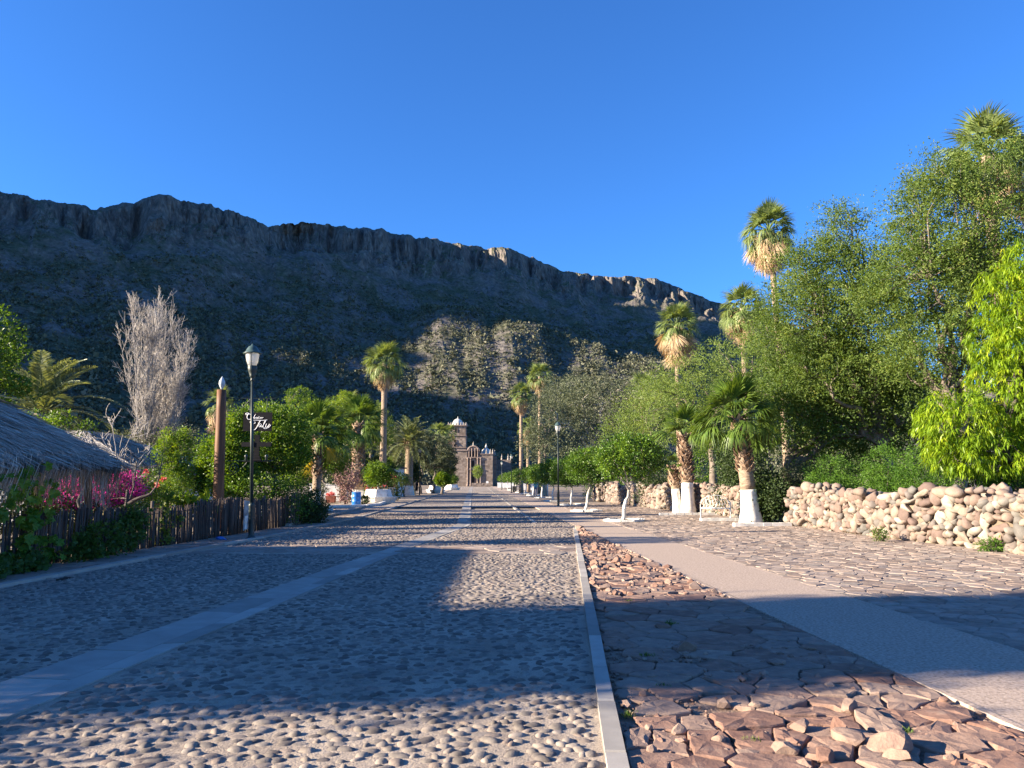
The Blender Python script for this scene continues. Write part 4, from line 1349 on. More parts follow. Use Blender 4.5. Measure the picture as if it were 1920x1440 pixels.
mesq('yellow green tree tops right of the grey green tree', (XP(1215, 60), 60),
     [B(1215, 770, 60, 60, 60, 2.4), B(1180, 820, 60, 60, 50, 2.2), B(1250, 730, 62, 50, 30, 2.2)],
     650, 24, L=0.15, Wd=0.06, cr=0.6, mat='mesquite2', tr=0.2, nl=30)
mesq('pale green tree directly right of the slender palms', (XP(1020, 92), 92),
     [B(1025, 790, 92, 32, 70, 3.0), B(1000, 830, 92, 24, 40, 2.0), B(1050, 740, 95, 30, 40, 2.5)],
     520, 22, L=0.20, Wd=0.10, cr=0.8, mat='olive', tone=(0.2, 1), tr=0.2, nl=30)

# the vivid yellow green tree at the right edge
def mango():
    Y = 20.5
    bl = [B(1895, 560, Y, 62, 80, 1.2), B(1868, 640, Y, 46, 70, .9), B(1890, 720, Y, 70, 95, 1.3), B(1795, 790, Y, 76, 66, 1.1), B(1800, 850, Y, 60, 40, 1.0), B(1850, 850, Y, 80, 50, 1.2), B(1930, 640, Y, 60, 130, 1.4), B(1925, 800, Y + .5, 60, 90, 1.2), B(1760, 780, Y, 36, 40, .7), B(1915, 490, Y, 30, 45, .8), B(2010, 600, Y, 80, 170, 1.5), B(2010, 800, Y, 80, 100, 1.5)]
    root = thing('mango_tree', 'vivid yellow green tree with drooping lance-shaped leaves at the right edge', 'tree', (XP(1900, Y), Y, 0))
    b0 = np.array((XP(1900, Y), Y, 0.0))
    m = MB()
    N = 2500
    C, dirs, k = in_blobs([(c - b0, r) for c, r in bl], N, 0.62)
    nl = 18
    n = N * nl
    cl = np.repeat(np.arange(N), nl)
    # whorls of long leaves hanging from each shoot tip
    az = rng.uniform(0, 2 * np.pi, n)
    D = np.stack([np.cos(az), np.sin(az), rng.uniform(-1.5, 0.35, n)], -1) + dirs[cl] * 0.5
    P = C[cl] + rng.normal(size=(n, 3)) * 0.05
    ct = rng.random(N)
    s = rng.uniform(0.7, 1.2, n)
    # two-section leaves that bend down
    D = nrm(D); S = nrm(np.cross(D, rng.normal(size=(n, 3)) * 0.4 + np.array((0, 0, 1.0))))
    L_ = (0.175 * s)[:, None]; w = (0.036 * s)[:, None]
    dn = np.array((0, 0, -1.0))
    a0 = P; m1 = P + D * L_ * 0.45 + dn * L_ * 0.10; tip = P + D * L_ * 0.85 + dn * L_ * 0.55
    V = np.stack([a0, m1 - S * w * .5, m1 + S * w * .5, tip], 1).reshape(-1, 3)
    i = np.arange(n)[:, None] * 4
    m.add(V, np.concatenate([i + (0, 1, 2), i + (2, 1, 3)]).reshape(-1, 3), np.repeat(np.clip(0.6 * ct[cl] + 0.4 * rng.random(n), 0, 1), 4))
    m.build('crown', ML['mango'], root)
    t = MB()
    P = limb_path((0, 0, -0.1), (0.1, 0.2, 1.9), 0, 5, 0.03)
    tube(t, P, np.linspace(0.2, 0.15, 5), 9)
    limbs(t, np.array((0.1, 0.2, 1.9)), C, 70, 0.10)
    t.build('trunk', M_BARKD, root, smooth=True)
mango()

# understorey behind the wall
def bush(label, base, blobs, mat, n, nleaf=26, cr=0.2, L=0.07, Wd=0.035, cat='shrub', name='shrub', group=None, stems=6, **k):
    root = thing(name, label, cat, (base[0], base[1], 0), 0, group)
    b0 = np.array((base[0], base[1], 0.0))
    m = MB()
    C = foliage(m, [(np.asarray(c) - b0, r) for c, r in blobs], n, nleaf, cr, L, Wd, zmin=0.08, **k)
    t = MB()
    for j in range(stems):
        c = C[rng.integers(len(C))]
        P = limb_path((rng.normal(0, 0.05), rng.normal(0, 0.05), -0.05), c, 0.05, 5, 0.04)
        tube(t, P, np.linspace(0.022, 0.006, 5), 4)
    t.build('stems', M_BARKD, root)
    m.build('foliage', ML[mat] if isinstance(mat, str) else mat, root)
    return root
sh = [(1560, 29.0, 45, 38, 'low bright green shrub over the wall, left one of the bright pair'), (1660, 26.5, 40, 52, 'upright bright green shrub above the pointed wall boulder'), (1740, 25.0, 55, 50, 'broad green shrub between the upright shrub and the yellow green tree'),
      (1905, 21.0, 45, 26, 'green shrub over the wall at the right edge of the photo'), (1500, 31.0, 40, 30, 'thin olive shrub by the far end of the long stone wall')]
for px, Y, rx, rz, lab in sh:
    bush(lab, (XP(px, Y), Y), [B(px, 912 - rz * 0.55, Y, rx, rz, 0.8), B(px - rx * .4, 915, Y, rx * .7, rz * .8, 0.7), B(px + rx * .5, 912, Y, rx * .7, rz * .6, 0.7), (np.array((XP(px, Y), Y, 0.75)), (rx * Y / F * 1.1, 0.8, 0.75))], 'shrub' if px != 1500 else 'olive', 420, 26, 0.17, 0.085, 0.028, group='green shrubs behind the long stone wall')
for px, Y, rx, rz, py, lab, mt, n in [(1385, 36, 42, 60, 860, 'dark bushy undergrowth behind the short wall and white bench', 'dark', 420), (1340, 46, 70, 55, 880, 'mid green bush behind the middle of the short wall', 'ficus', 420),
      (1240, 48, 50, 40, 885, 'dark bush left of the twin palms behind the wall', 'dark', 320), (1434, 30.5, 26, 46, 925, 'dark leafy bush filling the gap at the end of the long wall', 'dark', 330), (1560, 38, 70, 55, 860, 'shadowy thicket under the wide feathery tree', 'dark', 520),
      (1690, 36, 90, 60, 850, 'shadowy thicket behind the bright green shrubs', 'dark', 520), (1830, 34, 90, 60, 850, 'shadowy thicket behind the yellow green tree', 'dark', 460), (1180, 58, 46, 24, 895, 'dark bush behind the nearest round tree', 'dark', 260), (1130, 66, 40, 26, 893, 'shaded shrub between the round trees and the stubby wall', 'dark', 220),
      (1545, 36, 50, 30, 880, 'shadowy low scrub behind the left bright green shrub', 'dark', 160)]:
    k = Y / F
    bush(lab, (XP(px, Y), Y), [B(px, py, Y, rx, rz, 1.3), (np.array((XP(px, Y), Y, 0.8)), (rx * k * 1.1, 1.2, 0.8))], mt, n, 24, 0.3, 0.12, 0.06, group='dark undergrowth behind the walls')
x, y = G(1441, 980)
bush('small round bright green bush at the end of the long wall', (x, y + 0.6), [((x, y + 0.6, 0.28), (0.27, 0.27, 0.26))], 'citrus', 110, 26, 0.08, 0.06, 0.03)
x, y = G(1655, 1015)
bush('little weed with drooping leaves at the foot of the wall, middle of the long wall', (x - .05, y), [((x - .05, y, 0.16), (0.22, 0.12, 0.15))], 'vine', 34, 12, 0.07, 0.07, 0.03, name='weed', cat='weed', stems=5)
x, y = G(1868, 1035)
bush('agave-like green weed at the wall foot near the right edge', (x - .1, y), [((x - .1, y, 0.14), (0.26, 0.15, 0.14))], 'shrub', 40, 12, 0.07, 0.09, 0.022, name='weed', cat='weed', stems=5)
x, y = G(1240, 1172)
for kk, (px, py, s) in enumerate([(1256, 1172, .16), (1214, 1232, .12), (1245, 1290, .10), (1180, 1130, .12), (1410, 1395, .12), (1700, 1375, .10), (1180, 1345, .14)]):
    x, y = G(px, py)
    mm = MB()
    n = 60
    P = np.stack([rng.normal(0, s * .25, n), rng.normal(0, s * .18, n), np.zeros(n)], -1)
    D = rng.normal(size=(n, 3)) * .6 + (0, 0, 1)
    leaves(mm, P, D, s * .35 * rng.uniform(.6, 1.4, n), 0.008, rng.random(n))
    o = mm.build('grass_tuft', ML['vine'])
    o.location = (x, y, 0.0)
    tag(o, ['weed tuft behind the low red rock on the shaded slabs', 'small weed beside the lone reddish block', 'green weed in the joint below the lone block', 'short grass by the kerb in the shaded slabs', 'dry tuft among the sunlit rocks', 'dry grass tuft near the path edge', 'dry tuft in the joint of the big sunlit slab near the kerb'][kk], 'weed', 'weeds in the broken paving')
# desert scrub on the slopes
def scrub():
    N = 120000
    az = rng.uniform(-36, 27, N)
    t = rng.beta(1.05, 1.45, N) * 0.93
    keep = vnoise(az * 1.3, t * 22) * 0.8 + vnoise(az * 5, t * 80) * 0.6 + rng.random(N) * 0.6 > 0.86 + 0.35 * (t > 0.75)
    az, t = az[keep], t[keep]
    x, y, z = terrain(az, t)
    n = len(x)
    r = rng.lognormal(0.0, 0.35, n) * 0.82 * (0.7 + 0.5 * (1 - t))
    C = np.stack([x, y, z + r * 0.35], -1)
    q = 4
    cl = np.repeat(np.arange(n), q)
    P = C[cl] + rng.normal(size=(n * q, 3)) * (r[cl][:, None] * np.array((0.45, 0.45, 0.30)))
    D = rng.normal(size=(n * q, 3)); D[:, 2] = np.abs(D[:, 2]) * 0.8
    m = MB()
    tone = rng.random(n)
    leaves(m, P, D, r[cl] * rng.uniform(0.9, 1.5, n * q), r[cl] * rng.uniform(0.8, 1.3, n * q), np.clip(tone[cl] * 0.8 + rng.random(n * q) * 0.25, 0, 1))
    ma = leafmat('scrub_leaves', [(0, (0.028, 0.036, 0.024)), (0.4, (0.085, 0.095, 0.062)), (0.8, (0.15, 0.155, 0.10)), (1, (0.21, 0.20, 0.145))], transl=0.1, rough=0.9)
    return m.build('desert_scrub', ma, kind='stuff')
sc_ = scrub()
tag(sc_, 'grey green desert scrub dotted over the mountain slopes', 'scrub')

# ------------------------------------------------------------------ left side: fence, thatched shelter, huts
M_REED = simple('reed_stick', [(0, (0.045, 0.034, 0.030)), (0.5, (0.085, 0.064, 0.054)), (1, (0.15, 0.115, 0.095))], nscale=9, rough=0.9, bstr=0.5, bdist=0.004, bscale=50, scale=(1, 1, 0.1), src='obj')
M_REEDA = simple('reed_stick_far', [(0, (0.045, 0.034, 0.030)), (0.5, (0.085, 0.064, 0.054)), (1, (0.15, 0.115, 0.095))], nscale=9, rough=0.9, bstr=0.5, bdist=0.004, bscale=50, scale=(1, 1, 0.1), src='rnd')
M_WOODD = simple('weathered_board', [(0.3, (0.07, 0.055, 0.045)), (0.7, (0.15, 0.12, 0.10))], nscale=5, rough=0.85, bstr=0.5, bdist=0.006, bscale=20, scale=(1, 1, 0.12))
def fenceX(y): return np.interp(y, [4, 13.7, 18.5, 21.9, 28.2], [-9.3, -8.98, -8.72, -8.40, -8.02])
root = thing('stick_fence', 'low fence of dark upright sticks along the left sidewalk', 'fence', (-9, 20, 0))
sticks = []
y = 9.2
while y < 28.0:
    w = rng.uniform(0.012, 0.021)
    h = 1.0 + 0.05 * math.sin(y * 0.9) + rng.uniform(-0.06, 0.05) + (0.06 if 21 < y < 28 else 0)
    lean = 0.03 + 0.05 * math.sin(y * 0.7) + rng.normal(0, 0.02) + (0.16 if 24.5 < y < 27.6 else 0)
    if rng.random() > 0.04: sticks.append((y, w, h, lean))
    y += w * 1.9
sticks.sort(key=lambda s: (s[0] < 13.0, s[0]))
smesh = []
for k in range(6):
    m = MB(); t = np.linspace(0, 1, 5)
    P = np.stack([rng.normal(0, 0.006, 5), rng.normal(0, 0.006, 5), t], -1)
    tube(m, P, np.array((1, 1.05, 0.95, 0.92, 0.8)) * 0.017, 5)
    smesh.append(m.mesh('stick', M_REED, smooth=True))
rest = MB()
for i, (y, w, h, ln) in enumerate(sticks):
    x = fenceX(y) + rng.normal(0, 0.012)
    if i < 300:
        link('stick', smesh[i % 6], root, (x + 9, y - 20, -0.02), (ln, rng.normal(0, 0.02), 0), (w / 0.017, w / 0.017, h))
    else:
        t = np.linspace(0, 1, 3)
        tube(rest, np.stack([x + 9 + rng.normal(0, .006, 3), y - 20 - ln * h * t, -0.02 + h * t], -1), w, 4, rng.random())
rest.build('sticks', M_REEDA, root, kind='stuff', smooth=True)
for y in (10.5, 13.5, 16.2, 18.9, 21.3, 23.6, 25.8, 27.9):
    m = MB(); tube(m, [(0, 0, -0.1), (0.01, 0, 0.6), (0, 0.01, 1.12)], [0.045, 0.042, 0.038], 7)
    o = m.build('post', M_WOODD, root, smooth=True); o.location = (fenceX(y) + 9 - 0.06, y - 20, 0)
for z in (0.22, 0.82):
    m = MB()
    yy_ = np.linspace(9.2, 28.2, 40)
    tube(m, np.stack([fenceX(yy_) + 9 - 0.035, yy_ - 20, z + 0.02 * np.sin(yy_)], -1), 0.011, 4)
    m.build('rail', M_WOODD, root)

# boards and things at the end of the fence
root = thing('plank_gate_post', 'upright brown planks closing the far end of the stick fence', 'fence end', (-7.95, 28.3, 0))
for k in range(4):
    m = MB(); box(m, (0, 0, 0.56), (0.05, 0.17, 1.16 + 0.05 * (k % 2)), rnd=0.5)
    o = m.build('plank', M_WOODD, root); o.location = (0.03 * k, -0.28 + 0.20 * k, 0); o.rotation_euler = (0.02 * k, 0.03, 0.15)
M_BANNER = simple('faded_print', [(0.35, (0.10, 0.115, 0.13)), (0.5, (0.30, 0.32, 0.33)), (0.7, (0.55, 0.56, 0.55))], nscale=4.5, rough=0.6, bstr=0.1, vec='Object')
root = thing('banner', 'faded grey printed banner hung on the fence behind the near lamp post', 'banner', (fenceX(24.2) + 0.07, 24.2, 0))
m = MB()
prism_pts = [(-0.42, 0.10), (0.60, 0.16), (0.30, 0.95), (-0.42, 1.02)]
V = []
for k, (yy_, zz) in enumerate(prism_pts):
    V.append((0.0, yy_, zz)); V.append((0.012, yy_, zz))
m.add_multi(V, [(1, 3, 5, 7), (6, 4, 2, 0), (0, 2, 3, 1), (2, 4, 5, 3), (4, 6, 7, 5), (6, 0, 1, 7)])
m.build('cloth', M_BANNER, root)
m = MB(); box(m, (0.018, -0.22, 0.34), (0.006, 0.20, 0.40))
m.build('white_panel', M_WHITE, root)

# near lamp posts ------------------------------------------------------
M_IRON = simple('green_black_iron', [(0.3, (0.010, 0.018, 0.016)), (0.7, (0.030, 0.045, 0.040))], nscale=3, rough=0.45, bstr=0.15, spec=0.5)
M_IRONT = simple('green_lamp_hood', [(0.3, (0.030, 0.060, 0.058)), (0.7, (0.07, 0.11, 0.10))], nscale=4, rough=0.4, bstr=0.1, spec=0.5)
def lampglass():
    m, nt, p, out = mat_base('frosted_lamp_glass')
    p.inputs['Base Color'].default_value = (0.80, 0.80, 0.78, 1)
    p.inputs['Roughness'].default_value = 0.25
    p.inputs['Transmission Weight'].default_value = 0.35
    tr = nt.nodes.new('ShaderNodeBsdfTranslucent'); tr.inputs['Color'].default_value = (0.9, 0.88, 0.82, 1)
    ms = nt.nodes.new('ShaderNodeMixShader'); ms.inputs[0].default_value = 0.4
    nt.links.new(p.outputs[0], ms.inputs[1]); nt.links.new(tr.outputs[0], ms.inputs[2]); nt.links.new(ms.outputs[0], out.inputs['Surface'])
    return m
M_LG = lampglass()
def lamp(x, y, label, h=5.35):
    root = thing('street_lamp', label, 'street lamp', (x, y, 0), 0, 'lantern street lamps along the avenue')
    m = MB(); lathe(m, [(0.16, 0), (0.16, 0.03), (0.10, 0.06), (0.075, 0.14), (0.085, 0.30), (0.075, 0.9), (0.085, 0.93), (0.055, 1.0)], 14)
    m.build('base', M_IRON, root, smooth=True)
    m = MB(); lathe(m, [(0.050, 0.98), (0.040, h - 1.05)], 12)
    m.build('pole', M_IRON, root, smooth=True)
    m = MB(); lathe(m, [(0.045, h - 1.08), (0.065, h - 1.06), (0.045, h - 1.02), (0.050, h - 0.97), (0.085, h - 0.94), (0.075, h - 0.91), (0.115, h - 0.80), (0.135, h - 0.68), (0.125, h - 0.66), (0.14, h - 0.64)], 14)
    m.build('fitter', M_IRON, root, smooth=True)
    m = MB(); lathe(m, [(0.115, h - 0.64), (0.165, h - 0.50), (0.185, h - 0.36), (0.185, h - 0.27)], 16)
    m.build('glass_globe', M_LG, root, smooth=True)
    cg = MB()
    for k in range(4):
        a = k * math.pi / 2 + 0.1
        r1 = [(0.125, h - 0.64), (0.172, h - 0.50), (0.192, h - 0.36), (0.192, h - 0.27)]
        tube(cg, [(r * math.cos(a), r * math.sin(a), z) for r, z in r1], 0.011, 5)
    cg.build('cage', M_IRON, root)
    m = MB(); lathe(m, [(0.255, h - 0.285), (0.262, h - 0.27), (0.20, h - 0.235), (0.165, h - 0.16), (0.11, h - 0.08), (0.05, h - 0.05), (0.03, h - 0.03), (0.022, h)], 18)
    m.build('hood', M_IRONT, root, smooth=True)
    return root
x, y = G(471, 1011); lp_ = lamp(x, y, 'nearest street lamp with a bell-shaped hood, standing before the stick fence', 5.5); lp_.rotation_euler = (0, -0.035, 0)
x, y = G(1047, 949); lamp(x, y, 'street lamp on the right, between the first and third round trees', 5.45)
lamp(XP(788, 86), 86, 'dark street lamp next to the person in black', 5.4)
lamp(XP(959, 107), 107, 'far street lamp rising over the round trees near the church corner', 5.3)
lamp(XP(941, 144), 144, 'farthest small street lamp in front of the dark church side', 5.3)

# wooden post with hanging sign ------------------------------------------
PX_, PY_ = XP(416, 25.0), 25.0
root = thing('wooden_post', 'thick round reddish wooden post behind the fence, with a pale bulb finial', 'post', (PX_, PY_, 0))
M_POST = simple('varnished_pole', [(0.3, (0.065, 0.030, 0.016)), (0.5, (0.13, 0.058, 0.028)), (0.72, (0.22, 0.11, 0.055))], nscale=3.0, rough=0.6, bstr=0.35, bdist=0.006, bscale=22, scale=(2.2, 2.2, 0.2))
ztop = W(418, 731, 25)[2]
m = MB()
zz = np.linspace(-0.1, ztop, 9)
tube(m, np.stack([-0.07 * zz / ztop, zz * 0, zz], -1), np.linspace(0.185, 0.145, 9), 16, 0.5, 0, True, 0.015)
m.build('shaft', M_POST, root, smooth=True)
m = MB(); lathe(m, [(0.03, ztop), (0.035, ztop + .04), (0.07, ztop + .10), (0.10, ztop + .18), (0.095, ztop + .28), (0.055, ztop + .36), (0.02, ztop + .42), (0.004, ztop + .45)], 12, (-0.07, 0, 0))
m.build('finial', simple('pale_finial', [(0.3, (0.34, 0.38, 0.40)), (0.7, (0.52, 0.56, 0.58))], rough=0.5), root, smooth=True)
def scroll(m, c, r, s=1, up=1, turns=1.6):
    t = np.linspace(0, turns * 2 * np.pi, 30)
    rr = r * (1 - t / (turns * 2 * np.pi) * 0.85)
    tube(m, np.stack([c[0] + s * rr * np.cos(t), np.full(30, c[1]), c[2] + up * rr * np.sin(t)], -1), 0.011, 5)
zb1 = W(420, 747, 25)[2]; zb2 = W(420, 864, 25)[2]
for zb in (zb1, zb2):
    m = MB()
    tube(m, [(0.10, 0, zb), (1.70, 0, zb)], 0.014, 5)
    scroll(m, (0.42, 0, zb - 0.24), 0.17)
    t = np.linspace(0, 1, 12)
    tube(m, np.stack([0.13 + 0.75 * t, t * 0, zb - 0.42 - 0.06 * np.sin(t * np.pi) + 0.40 * t ** 2], -1), 0.011, 5)
    m.build('iron_arm', M_IRON, root)
M_SIGN = simple('black_board', [(0.3, (0.008, 0.008, 0.009)), (0.7, (0.020, 0.019, 0.022))], spec=0.1, nscale=4, rough=0.8, bstr=0.3, bscale=20, scale=(0.4, 1, 4))
sg = thing('hanging_sign', 'black board with white script lettering hanging from the wooden post', 'sign', (XP(482.5, 25), 25.0, 0))
zt = W(482, 773, 25)[2]; zbm = W(482, 808.5, 25)[2]
hw = 0.5 * (510 - 456) / F * 25
m = MB(); box(m, (0, 0, (zt + zbm) / 2), (hw * 2, 0.035, zt - zbm)); m.build('board', M_SIGN, sg)
m = MB()
for sx in (-0.28, 0.28): tube(m, [(sx, 0, zt), (sx, 0, zb1)], 0.007, 4)
m.build('hanger', M_IRON, sg)
# script strokes, traced in sign units: x px in the photograph, y px
M_LET = simple('white_letter_paint', [(0.3, (0.80, 0.80, 0.80)), (0.7, (0.86, 0.86, 0.86))], rough=0.5, bstr=0)
def sp(u, v):     # zoomed sign pixels (9.6 per photo px, origin 440, 730)
    p = W(440 + u / 9.6, 730 + v / 9.6, 24.975)
    return (p[0] - XP(482.5, 25), -0.022, p[2])
strokes = [('C', 20, [(262, 438), (238, 425), (205, 432), (200, 452), (222, 458), (250, 448)]), ('C', 20, [(285, 450), (262, 440), (232, 462), (222, 500), (236, 535), (268, 545), (300, 530), (322, 512)]),
           ('a', 13, [(322, 500), (305, 496), (292, 512), (300, 528), (318, 522), (324, 500), (326, 524), (338, 522)]),
           ('b', 13, [(378, 452), (362, 470), (346, 505), (346, 526), (366, 526), (378, 508), (366, 500), (352, 512)]),
           ('a', 11, [(410, 505), (394, 503), (385, 518), (396, 528), (410, 516), (412, 505), (410, 526), (420, 524)]),
           ('n', 11, [(424, 504), (424, 527), (430, 508), (442, 504), (444, 526), (452, 524)]), ('n', 8, [(424, 492), (432, 486), (440, 492), (450, 486)]),
           ('a', 11, [(486, 505), (468, 503), (460, 517), (470, 528), (484, 518), (488, 505), (488, 526), (516, 500)]),
           ('T', 16, [(300, 575), (282, 585), (282, 603), (296, 606), (308, 590)]), ('T', 17, [(330, 565), (350, 556), (400, 556), (480, 558), (520, 560), (585, 552)]),
           ('T', 17, [(466, 562), (440, 600), (420, 645), (390, 700), (360, 730), (345, 728)]), ('T', 14, [(350, 590), (372, 588), (368, 612), (345, 616)]),
           ('a', 14, [(476, 618), (452, 618), (436, 650), (444, 680), (466, 672), (482, 625), (474, 676), (490, 680)]),
           ('l', 14, [(490, 680), (520, 640), (555, 580), (560, 562), (545, 572), (520, 630), (508, 680), (525, 702), (550, 690)]),
           ('y', 14, [(578, 618), (560, 650), (556, 680), (575, 688), (600, 660)]), ('y', 14, [(630, 622), (610, 655), (600, 690), (612, 690), (650, 640)]), ('y', 12, [(520, 690), (545, 712), (575, 704), (600, 690)])]
for nm, wd, pts in strokes:
    m = MB()
    P = np.array([sp(*q) for q in pts])
    # smooth the stroke
    t = np.linspace(0, len(P) - 1, (len(P) - 1) * 4 + 1)
    Q = np.stack([np.interp(t, np.arange(len(P)), P[:, k]) for k in range(3)], -1)
    if len(Q) > 6:
        Q[1:-1] = (Q[:-2] + Q[1:-1] * 2 + Q[2:]) / 4
    tube(m, Q, wd / 9.6 / F * 25 * 0.34, 6)
    m.build('letter', M_LET, sg)
# wooden cross hung below
cx = thing('wooden_cross', 'dark wooden cross on a stepped foot below the hanging sign', 'cross', (XP(482.5, 25), 25.0, 0))
zc = lambda v: W(482, 730 + v / 9.6, 25)[2]
xc = lambda u: XP(440 + u / 9.6, 25) - XP(482.5, 25)
m = MB(); box(m, (xc(412), 0, (zc(820) + zc(1195)) / 2), (xc(458) - xc(366), 0.06, zc(820) - zc(1195))); m.build('upright', M_SIGN, cx)
m = MB(); box(m, ((xc(140) + xc(368) - .003) / 2 - 0.001, -0.012, (zc(952) + zc(1032)) / 2), (xc(366) - xc(140), 0.07, zc(952) - zc(1032)))
box(m, ((xc(460) + xc(668)) / 2 + .001, -0.012, (zc(952) + zc(1032)) / 2), (xc(668) - xc(460), 0.07, zc(952) - zc(1032))); m.build('crosspiece', M_SIGN, cx)
m = MB()
for k, (a, b, v0, v1) in enumerate(((350, 470, 1198, 1222), (338, 485, 1224, 1250), (325, 500, 1252, 1282))):
    box(m, ((xc(a) + xc(b)) / 2, 0, (zc(v0) + zc(v1)) / 2), (xc(b) - xc(a), 0.09, zc(v0) - zc(v1)))
box(m, ((xc(180) + xc(640)) / 2, 0, zc(1294)), (xc(640) - xc(180), 0.05, 0.03))
m.build('foot', M_SIGN, cx)
for u in (225, 590):
    m = MB(); lathe(m, [(0.02, zc(1284)), (0.05, zc(1265)), (0.03, zc(1235)), (0.06, zc(1215)), (0.05, zc(1185)), (0.01, zc(1170))], 8, (xc(u), 0, 0)); m.build('ornament', M_IRON, cx, smooth=True)

# ------------------------------------------------------------------ thatch
M_THATCH = simple('grey_thatch', [(0, (0.16, 0.145, 0.125)), (0.4, (0.36, 0.325, 0.28)), (0.8, (0.56, 0.51, 0.44)), (1, (0.70, 0.64, 0.55))], nscale=3, rough=0.85, bstr=0.3, src='rnd', mixn=0.3)
M_THBASE = simple('thatch_underlay', [(0.3, (0.05, 0.045, 0.04)), (0.7, (0.12, 0.11, 0.10))], nscale=9, rough=0.95, bstr=1.0, bdist=0.03, bscale=12, scale=(0.4, 1, 1))
def thatch_roof(root, x0, x1, y0, y1, ze, zr, inset_y, n, fringe=0.35, name='thatch', strand=0.8, w=0.016):
    """hip roof: eaves rectangle, ridge along y at mid x"""
    xm = (x0 + x1) / 2
    E = [(x1, y0, ze), (x1, y1, ze), (x0, y1, ze), (x0, y0, ze)]
    A, Bq = (xm, y0 + inset_y, zr), (xm, y1 - inset_y, zr)
    m = MB()
    dz = 0.05
    T = lambda p: np.array(p) - (0, 0, dz)
    m.add_multi([T(E[0]), T(E[1]), T(E[2]), T(E[3]), T(A), T(Bq)] + [T(p) - (0, 0, 0.14) for p in E + [A, Bq]],
                [(0, 1, 5, 4), (1, 2, 5), (2, 3, 4, 5), (3, 0, 4), (7, 6, 10, 11), (8, 7, 11), (9, 8, 11, 10), (6, 9, 10), (1, 0, 6, 7), (2, 1, 7, 8), (3, 2, 8, 9), (0, 3, 9, 6)])
    m.build('underlay', M_THBASE, root)
    m = MB()
    faces = [(E[0], E[1], A, Bq), (E[1], E[2], Bq, Bq), (E[2], E[3], Bq, A), (E[3], E[0], A, A)]
    lens = np.array([math.dist(f[0], f[1]) for f in faces]); cnt = (n * lens / lens.sum()).astype(int)
    for (e0, e1, r0, r1), c in zip(faces, cnt):
        e0, e1, r0, r1 = map(np.array, (e0, e1, r0, r1))
        u = rng.random(c)[:, None]; v = (rng.random(c) ** 0.9)[:, None]
        lo = e0 + (e1 - e0) * u; hi = r0 + (r1 - r0) * u
        P = hi + (lo - hi) * v
        dn = nrm(lo - hi) + rng.normal(size=(c, 3)) * 0.10
        nn = nrm(np.cross(e1 - e0, r0 - e0))
        if nn[2] < 0: nn = -nn
        L = strand * rng.uniform(0.5, 1.15, c)[:, None]
        P = P + nn * rng.uniform(0.0, 0.07, c)[:, None]
        side = nrm(np.cross(dn, nn)) * w * rng.uniform(0.6, 1.4, c)[:, None]
        left = np.linalg.norm(lo - P, axis=1)[:, None]
        # past the eave the strand hangs down
        over = np.clip((L - left) / L, 0, 1)
        mid = P + dn * L * 0.5 + nn * 0.03
        end = P + dn * L * (1 - over * 0.75) + np.array((0, 0, -1.0)) * L * over * 0.75
        V = np.stack([P - side * .5, P + side * .5, mid + side * .5, mid - side * .5, end + side * .2, end - side * .2], 1).reshape(-1, 3)
        i = np.arange(c)[:, None] * 6
        m.add(V, np.concatenate([i + (0, 1, 2, 3), i + (3, 2, 4, 5)]), np.repeat(rng.random(c), 6))
    m.build(name, M_THATCH, root)
    # hanging fringe
    m = MB()
    for (e0, e1, _, _) in faces:
        e0, e1 = np.array(e0), np.array(e1)
        c = int(math.dist(e0, e1) * 95)
        u = rng.random(c)[:, None]
        P = e0 + (e1 - e0) * u + rng.normal(size=(c, 3)) * 0.05 + (0, 0, 0.02)
        clump = 0.6 + 0.6 * vnoise(u[:, 0] * math.dist(e0, e1) * 2.2, u[:, 0] * 0 + 0.5)
        L = (fringe * rng.uniform(0.35, 1.25, c) * clump)[:, None]
        d1 = np.array((0, 0, -1.0)) + rng.normal(size=(c, 3)) * 0.10
        sd = nrm(np.stack([rng.normal(size=c), rng.normal(size=c), np.zeros(c)], -1)) * w * 0.8
        mid = P + d1 * L * .5 + rng.normal(size=(c, 3)) * 0.015; end = P + d1 * L + rng.normal(size=(c, 3)) * 0.05
        V = np.stack([P - sd * .5, P + sd * .5, mid + sd * .5, mid - sd * .5, end + sd * .2, end - sd * .2], 1).reshape(-1, 3)
        i = np.arange(c)[:, None] * 6
        m.add(V, np.concatenate([i + (0, 1, 2, 3), i + (3, 2, 4, 5)]), np.repeat(rng.random(c) * .8, 6))
    m.build('fringe', M_THATCH, root)

hut = thing('thatched_shelter', 'open palm-thatched shelter with a shaggy grey roof overhanging the fence', 'shelter', (0, 0, 0))
thatch_roof(hut, -13.3, -9.0, 6.2, 17.7, 2.02, 3.42, 1.9, 30000, fringe=0.95, strand=0.9, w=0.018)
for (x_, y_) in ((-9.35, 17.1), (-9.35, 13.0), (-9.35, 9.2), (-12.9, 17.1), (-12.9, 12.0), (-12.9, 7.0)):
    m = MB(); tube(m, [(0, 0, -0.1), (0.02, 0, 1), (0, 0.02, 2.0)], [0.085, 0.08, 0.075], 8)
    o = m.build('post', M_WOODD, hut, smooth=True); o.location = (x_, y_, 0)
for (y_) in (11.2, 14.3, 16.9):
    m = MB(); box(m, (0, 0, 0), (1.1, 0.06, 0.13))
    o = m.build('rafter', M_WOODD, hut); o.location = (-9.15, y_, 1.93); o.rotation_euler = (0, 0.22, -0.1)
m = MB(); box(m, (-9.35, 12, 1.90), (0.09, 11.0, 0.11)); m.build('eave_beam', M_WOODD, hut)

